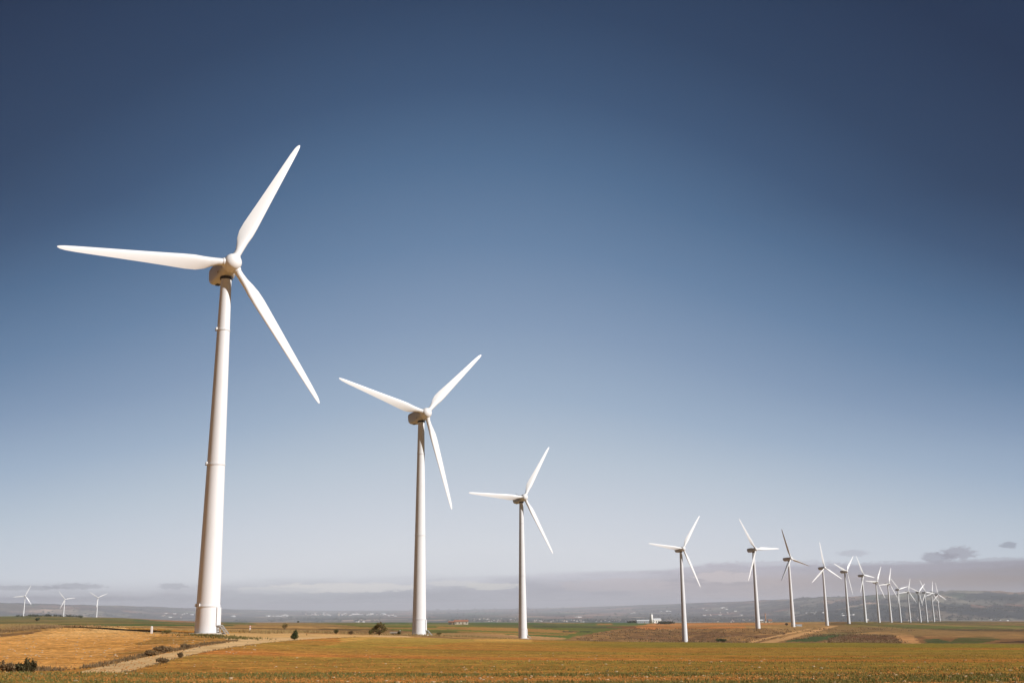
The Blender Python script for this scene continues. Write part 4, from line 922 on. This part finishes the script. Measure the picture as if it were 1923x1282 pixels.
# ------------------------------------------------------------------ buildings
def house(name, u, v, rmin, L, W, H, RH, rz, wall, roof, label, cat='building', group=None, windows=3, dz=0.):
    x, y, z, r = site(u, v, rmin); root = empty(name, (x, y, z+dz)); tag(root, label, cat, group)
    w = MB(); w.gable((0, 0, -1.5), L, W, H+1.5, RH, rz, .35)
    # split walls and roof into two parts
    for part, k, mat in (('wall', 0, wall), ('roof', 1, roof)):
        mesh_obj(part, w.v, [f for f, m_ in zip(w.f, w.m) if m_ == k], mat, root, False)
    cz, sz = math.cos(rz), math.sin(rz)
    for i in range(windows):
        q = MB(); px = -L/2+L*(i+.5)/windows; q.box((0, 0, 0), (min(1.4, L/windows*.5), .12, 1.3), 0, rz)
        o = q.build('window', GLASSD, root); o.location = (px*cz+(W/2+.02)*sz, px*sz-(W/2+.02)*cz, H*.55)
    q = MB(); q.box((0, 0, 0), (1.6, .14, 2.2), 0, rz); px = L*.12; o = q.build('door', DOORM, root); o.location = (px*cz+(W/2+.02)*sz, px*sz-(W/2+.02)*cz, 1.1)
    return root
FG = 'buildings of the white farm behind the brown mound'
house('farm_barn', 1207, 1169.3, 1500, 22, 11, 3.8, 1.8, .05, paint('grey_blue_wall', (.42, .45, .50), .7), ROOFG, 'long grey-blue farm shed with pale roof, left of the white silo tower', 'barn', FG, 6)
house('farmhouse', 1233, 1169, 1500, 16, 9, 6., 2.4, .32, WALLW, ROOFG, 'bright white farmhouse just right of the white silo tower', 'farmhouse', FG, 4)
x, y, z, r = site(1224, 1169, 1500)
s = empty('silo_tower', (x, y, z)); tag(s, 'narrow white silo tower rising between the farm shed and farmhouse', 'silo', FG)
b = MB(); b.tube([(0, 0, -2), (0, 0, 15.5)], [2.3, 2.3], 20); b.build('silo_body', WALLW, s, True)
b = MB(); b.tube([(0, 0, 15.5), (0, 0, 16.6), (0, 0, 17.)], [2.4, 1., .2], 20); b.build('silo_cap', ROOFG, s, True)
house('field_house', 866, 1171.5, 900, 17, 8, 3.2, 1.8, .03, WALLC, TILE, 'long cream building with red roof standing on the green field right of second turbine', 'building', None, 4)
house('field_shed', 848, 1172, 900, 7, 6, 2.6, .8, .03, paint('dark_shed', (.10, .09, .06), .9), TILE, 'dark low shed at the left end of the long cream building', 'shed', None, 1)
# brick chimney
x, y, z, r = site(1438, 1168.5, 1700)
s = empty('brick_chimney', (x, y, z)); tag(s, 'tall thin brick factory chimney between the fifth and sixth turbines', 'chimney')
sc_ = r/2030.
b = MB(); b.tube([(0, 0, -1), (0, 0, 15*sc_)], [1.15*sc_, .75*sc_], 16); b.build('shaft', BRICK, s, True)
b = MB(); b.tube([(0, 0, 15*sc_), (0, 0, 15.5*sc_), (0, 0, 16*sc_)], [.95*sc_, 1.05*sc_, .95*sc_], 16); b.build('chimney_top', BRICK, s, True)
b = MB(); b.box((0, 0, 1), (3.4*sc_, 3.4*sc_, 3.)); b.build('chimney_base', WALLC, s)
house('brick_works', 1427, 1168.6, 1700, 11*sc_, 6, 3.2, 1.5, .0, WALLC, ROOFG, 'low cream factory building left of the brick chimney foot', 'building', 'buildings at the brick chimney', 3)
house('brick_works', 1446, 1168.6, 1700, 7*sc_, 6, 3.6, 1.5, .0, WALLC, TILE, 'low cream factory building right of the brick chimney foot', 'building', 'buildings at the brick chimney', 3)
# blue shelter and marker right of sixth turbine, red tripod near far turbines
x, y, z, r = site(1500, 1175, 760)
s = empty('transformer_kiosk', (x, y, z)); tag(s, 'low pale blue-grey kiosk at the foot of the dark-bladed turbine', 'kiosk')
b = MB(); b.box((0, 0, .6), (4.2, 2.4, 1.5)); b.build('kiosk_wall', paint('kiosk_paint', (.45, .5, .55), .6), s)
b = MB(); b.box((0, 0, 1.42), (4.6, 2.8, .14)); b.build('kiosk_roof', ROOFG, s)
x, y, z, r = site(1630, 1167.5, 1150)
s = empty('warning_sign', (x, y, z)); tag(s, 'white board on thin red post beside the ninth turbine foot', 'sign')
b = MB(); b.tube([(0, 0, -.3), (0, 0, 2.6)], [.12, .12], 8); b.build('sign_post', MARKR, s)
b = MB(); b.box((0, -.1, 2.8), (1.6, .1, 1.3)); b.build('sign_board', MARK, s)

# distant villages: every building an object, sharing two meshes
def village_mesh(k, L, W, H, RH, wall, roof):
    w = MB(); w.gable((0, 0, -4), L, W, H+4, RH, 0, .4); o = w.build('house', [wall, roof]); m_ = o.data; bpy.data.objects.remove(o); return m_
VM = [village_mesh(0, 26, 15, 8, 4, WALLW, TILE), village_mesh(1, 44, 20, 8, 3, WALLW, ROOFG), village_mesh(2, 20, 14, 11, 4, WALLC, TILE), village_mesh(3, 90, 28, 9, 3, WALLW, ROOFG)]
def village(u0, u1, v0, v1, n, kinds, label, group, rmin=3500, rmax=33000, seed=0, sc=1.):
    rg = random.Random(seed)
    for i in range(n):
        u = rg.uniform(u0, u1); v = rg.uniform(v0, v1)
        x, y, z, r = site(u, v, rmin)
        k = rg.choice(kinds); o = bpy.data.objects.new('house' if k != 3 else 'warehouse', VM[k]); COL.objects.link(o)
        f = sc*r/15000*rg.uniform(.5, 1.0); f = max(f, .42)
        o.location = (x, y, z); o.rotation_euler = (0, 0, rg.uniform(.45, 1.05)); o.scale = (f, f, f)
        tag(o, label, 'building', group)
village(572, 660, 1150.5, 1156, 44, [0, 0, 1, 2], 'small pale house of the hazy village left of the large round bush', 'houses of the hazy village left of the second turbine', seed=1)
village(662, 728, 1150.5, 1154.5, 30, [0, 1, 1, 3], 'small pale building of the hazy village above the large round bush', 'buildings of the hazy village above the round bush', seed=2)
village(494, 540, 1154.5, 1157, 16, [0, 1, 1], 'pale building of the small hamlet right of the largest turbine', 'buildings of the hamlet right of the largest turbine', seed=3)
village(436, 450, 1155.5, 1158, 4, [1, 1], 'white building nearest the right side of the largest tower on the plain', 'white buildings beside the largest tower', seed=4)
village(666, 692, 1166, 1168, 5, [1, 0], 'white building low on the plain just above the dry bank near the round bush', 'white buildings above the dry bank', 2600, seed=5, sc=1.)
village(728, 746, 1154, 1157, 4, [1, 1], 'pale shed of the group left of the second tower on the plain', 'sheds left of the second tower', seed=6)
village(885, 970, 1161, 1167, 26, [0, 0, 1, 2], 'pale house of the village behind the green fields left of the third tower', 'houses behind the green fields left of the third tower', 3000, seed=7, sc=.9)
village(992, 1180, 1164, 1167.3, 42, [0, 0, 1, 2], 'pale house of the village behind the green fields right of the third tower', 'houses behind the green fields right of the third tower', 3000, seed=8, sc=.9)
village(1075, 1093, 1157.7, 1158.5, 3, [3], 'long white greenhouse roof on the plain right of the third tower', 'long roofs right of the third tower', seed=9)
village(1238, 1262, 1146.5, 1148.5, 5, [3, 1], 'long white roof on the plain just left of the fourth tower', 'long roofs left of the fourth tower', seed=10)
village(1320, 1392, 1141, 1157, 12, [1, 0, 3], 'pale building scattered on the plain right of the fourth tower', 'buildings right of the fourth tower', seed=11)
village(1512, 1545, 1148.5, 1151, 9, [1, 0, 1], 'pale building of the hamlet between the sixth and seventh towers', 'buildings between the sixth and seventh towers', seed=12)
village(1576, 1602, 1152.5, 1154.5, 7, [3, 1], 'long pale roof on the plain around the eighth tower', 'long roofs around the eighth tower', seed=13)
village(300, 362, 1150, 1160, 12, [0, 1, 2], 'tiny pale building on the plain left of the largest tower', 'buildings left of the largest tower', seed=14)
village(1690, 1760, 1163, 1165.5, 9, [1, 0], 'pale low building behind the feet of the last turbines', 'buildings behind the last turbines', 2700, seed=15, sc=1.)
village(1845, 1900, 1162, 1166, 5, [1, 0], 'white building on the plain at the far right', 'white buildings at the far right', 2700, seed=16, sc=1.1)
village(1330, 1420, 1163.5, 1167.5, 10, [0, 2], 'pale house in the tree belt behind the orange field', 'houses in the tree belt behind the orange field', 2700, seed=17, sc=1.)
village(1183, 1195, 1150, 1152, 3, [2, 1], 'cream building on the plain above the white farm', 'cream buildings above the white farm', seed=18)

# tree belts on the plain (woods nobody could count)
def belt(name, boxes, label, rmin=2600, hs=7., seed=3):
    rg = np.random.default_rng(seed); Vs = []; Fs = []; nb = 0
    for u0, u1, v0, v1, n in boxes:
        for i in range(n):
            u = u0+(u1-u0)*rg.random(); v = v0+(v1-v0)*rg.random()
            x, y, z, r = site(u, v, rmin); s = hs*r/7000*(.5+.8*rg.random()); s = max(s, 2.)
            c = rg.normal(size=(26, 3))*np.array([s*.9, s*.9, s*.38])+np.array([x, y, z+s*.5]); c[:, 2] = np.maximum(c[:, 2], z)
            V, F = leaf_tris(c, s*.75, .2, rg, 1.3); Vs.append(V); Fs.append(F+nb); nb += len(V)
    o = fast_mesh(name, np.concatenate(Vs), np.concatenate(Fs), FARTREE); tag(o, label, 'woods', kind='stuff'); return o
belt('tree_belt', [(440, 470, 1166, 1168.5, 14), (500, 720, 1160, 1167, 70), (840, 970, 1163, 1167.5, 70), (980, 1180, 1163, 1167.5, 110), (1090, 1110, 1163, 1166, 14), (570, 720, 1151, 1156, 40)], 'dark hazy tree belts behind the green fields', 2600, 6.)
belt('wood', [(1170, 1250, 1161, 1167, 70), (1250, 1440, 1160, 1168, 150), (1300, 1340, 1163, 1168, 30), (1440, 1640, 1162, 1166.5, 110), (1640, 1923, 1158, 1165, 130)], 'dark hazy woods on the plain behind the turbine row', 2600, 6., 5)
belt('farm_trees', [(1238, 1264, 1169, 1171.5, 26), (1178, 1226, 1168.2, 1168.8, 40)], 'dark trees around the white farm', 1500, 7., 7)
belt('hedge_line', [(20, 190, 1154.5, 1158, 60), (195, 215, 1156, 1158, 6)], 'dark hedge along the far rim of the left meadow', 1900, 5., 9)
belt('plain_copses', [(60, 360, 1140, 1158, 90), (760, 1900, 1140, 1160, 420), (1500, 1923, 1122, 1150, 330), (1780, 1923, 1138, 1148, 120), (1640, 1800, 1140, 1148, 60)], 'dark copses scattered over the hazy plain', 5000, 4.2, 11)
for k, (u, v, h, lb) in enumerate([(152, 1160, 2.4, 'single tree on the far rim of the left meadow right of middle tiny turbine'), (70, 1165, 1.6, 'lone small bush on the left meadow below the leftmost tiny turbine'), (560, 1168.5, 2., 'lone bush on the plateau rim above the small tree')]):
    bush('far_bush', u, v, 900, h*2.2, h*1.6, LEAF_DARK, lb, 'bush', 300, .9, False, None, 'lone bushes on the far rim', seed=90+k)

# ------------------------------------------------------------------ haze
b = MB(); b.box((0, 0, 0), (70400, 70400, 1)); hz_o = None
zb, zt = float(Z_.min())-1.0, max(float(Z_.max()), H_HUB+R_ROT+5)+10
V = [(x*35200, y*35200, z) for z in (zb, zt) for x, y in ((-1, -1), (1, -1), (1, 1), (-1, 1))]
hm = bpy.data.materials.new('haze_air'); hm.use_nodes = True; T = NT(hm.node_tree)
pv = T.new('ShaderNodeVolumePrincipled'); out = T.new('ShaderNodeOutputMaterial'); T.l.new(pv.outputs[0], out.inputs['Volume'])
pv.inputs['Color'].default_value = (.86, .89, 1., 1); pv.inputs['Density'].default_value = 5.6e-5; pv.inputs['Anisotropy'].default_value = 0.
ho = mesh_obj('haze', V, [(3, 2, 1, 0), (4, 5, 6, 7), (0, 1, 5, 4), (1, 2, 6, 5), (2, 3, 7, 6), (3, 0, 4, 7)], hm, None, False)
tag(ho, 'pale haze filling the valley air', 'haze', kind='stuff'); ho['kind'] = 'stuff'
print('haze z', zb, zt, 'verts', X_.size)
for i, t_ in enumerate(TS):
    print(i+1, 'z', round(roots[i].location.z-EYE, 2))
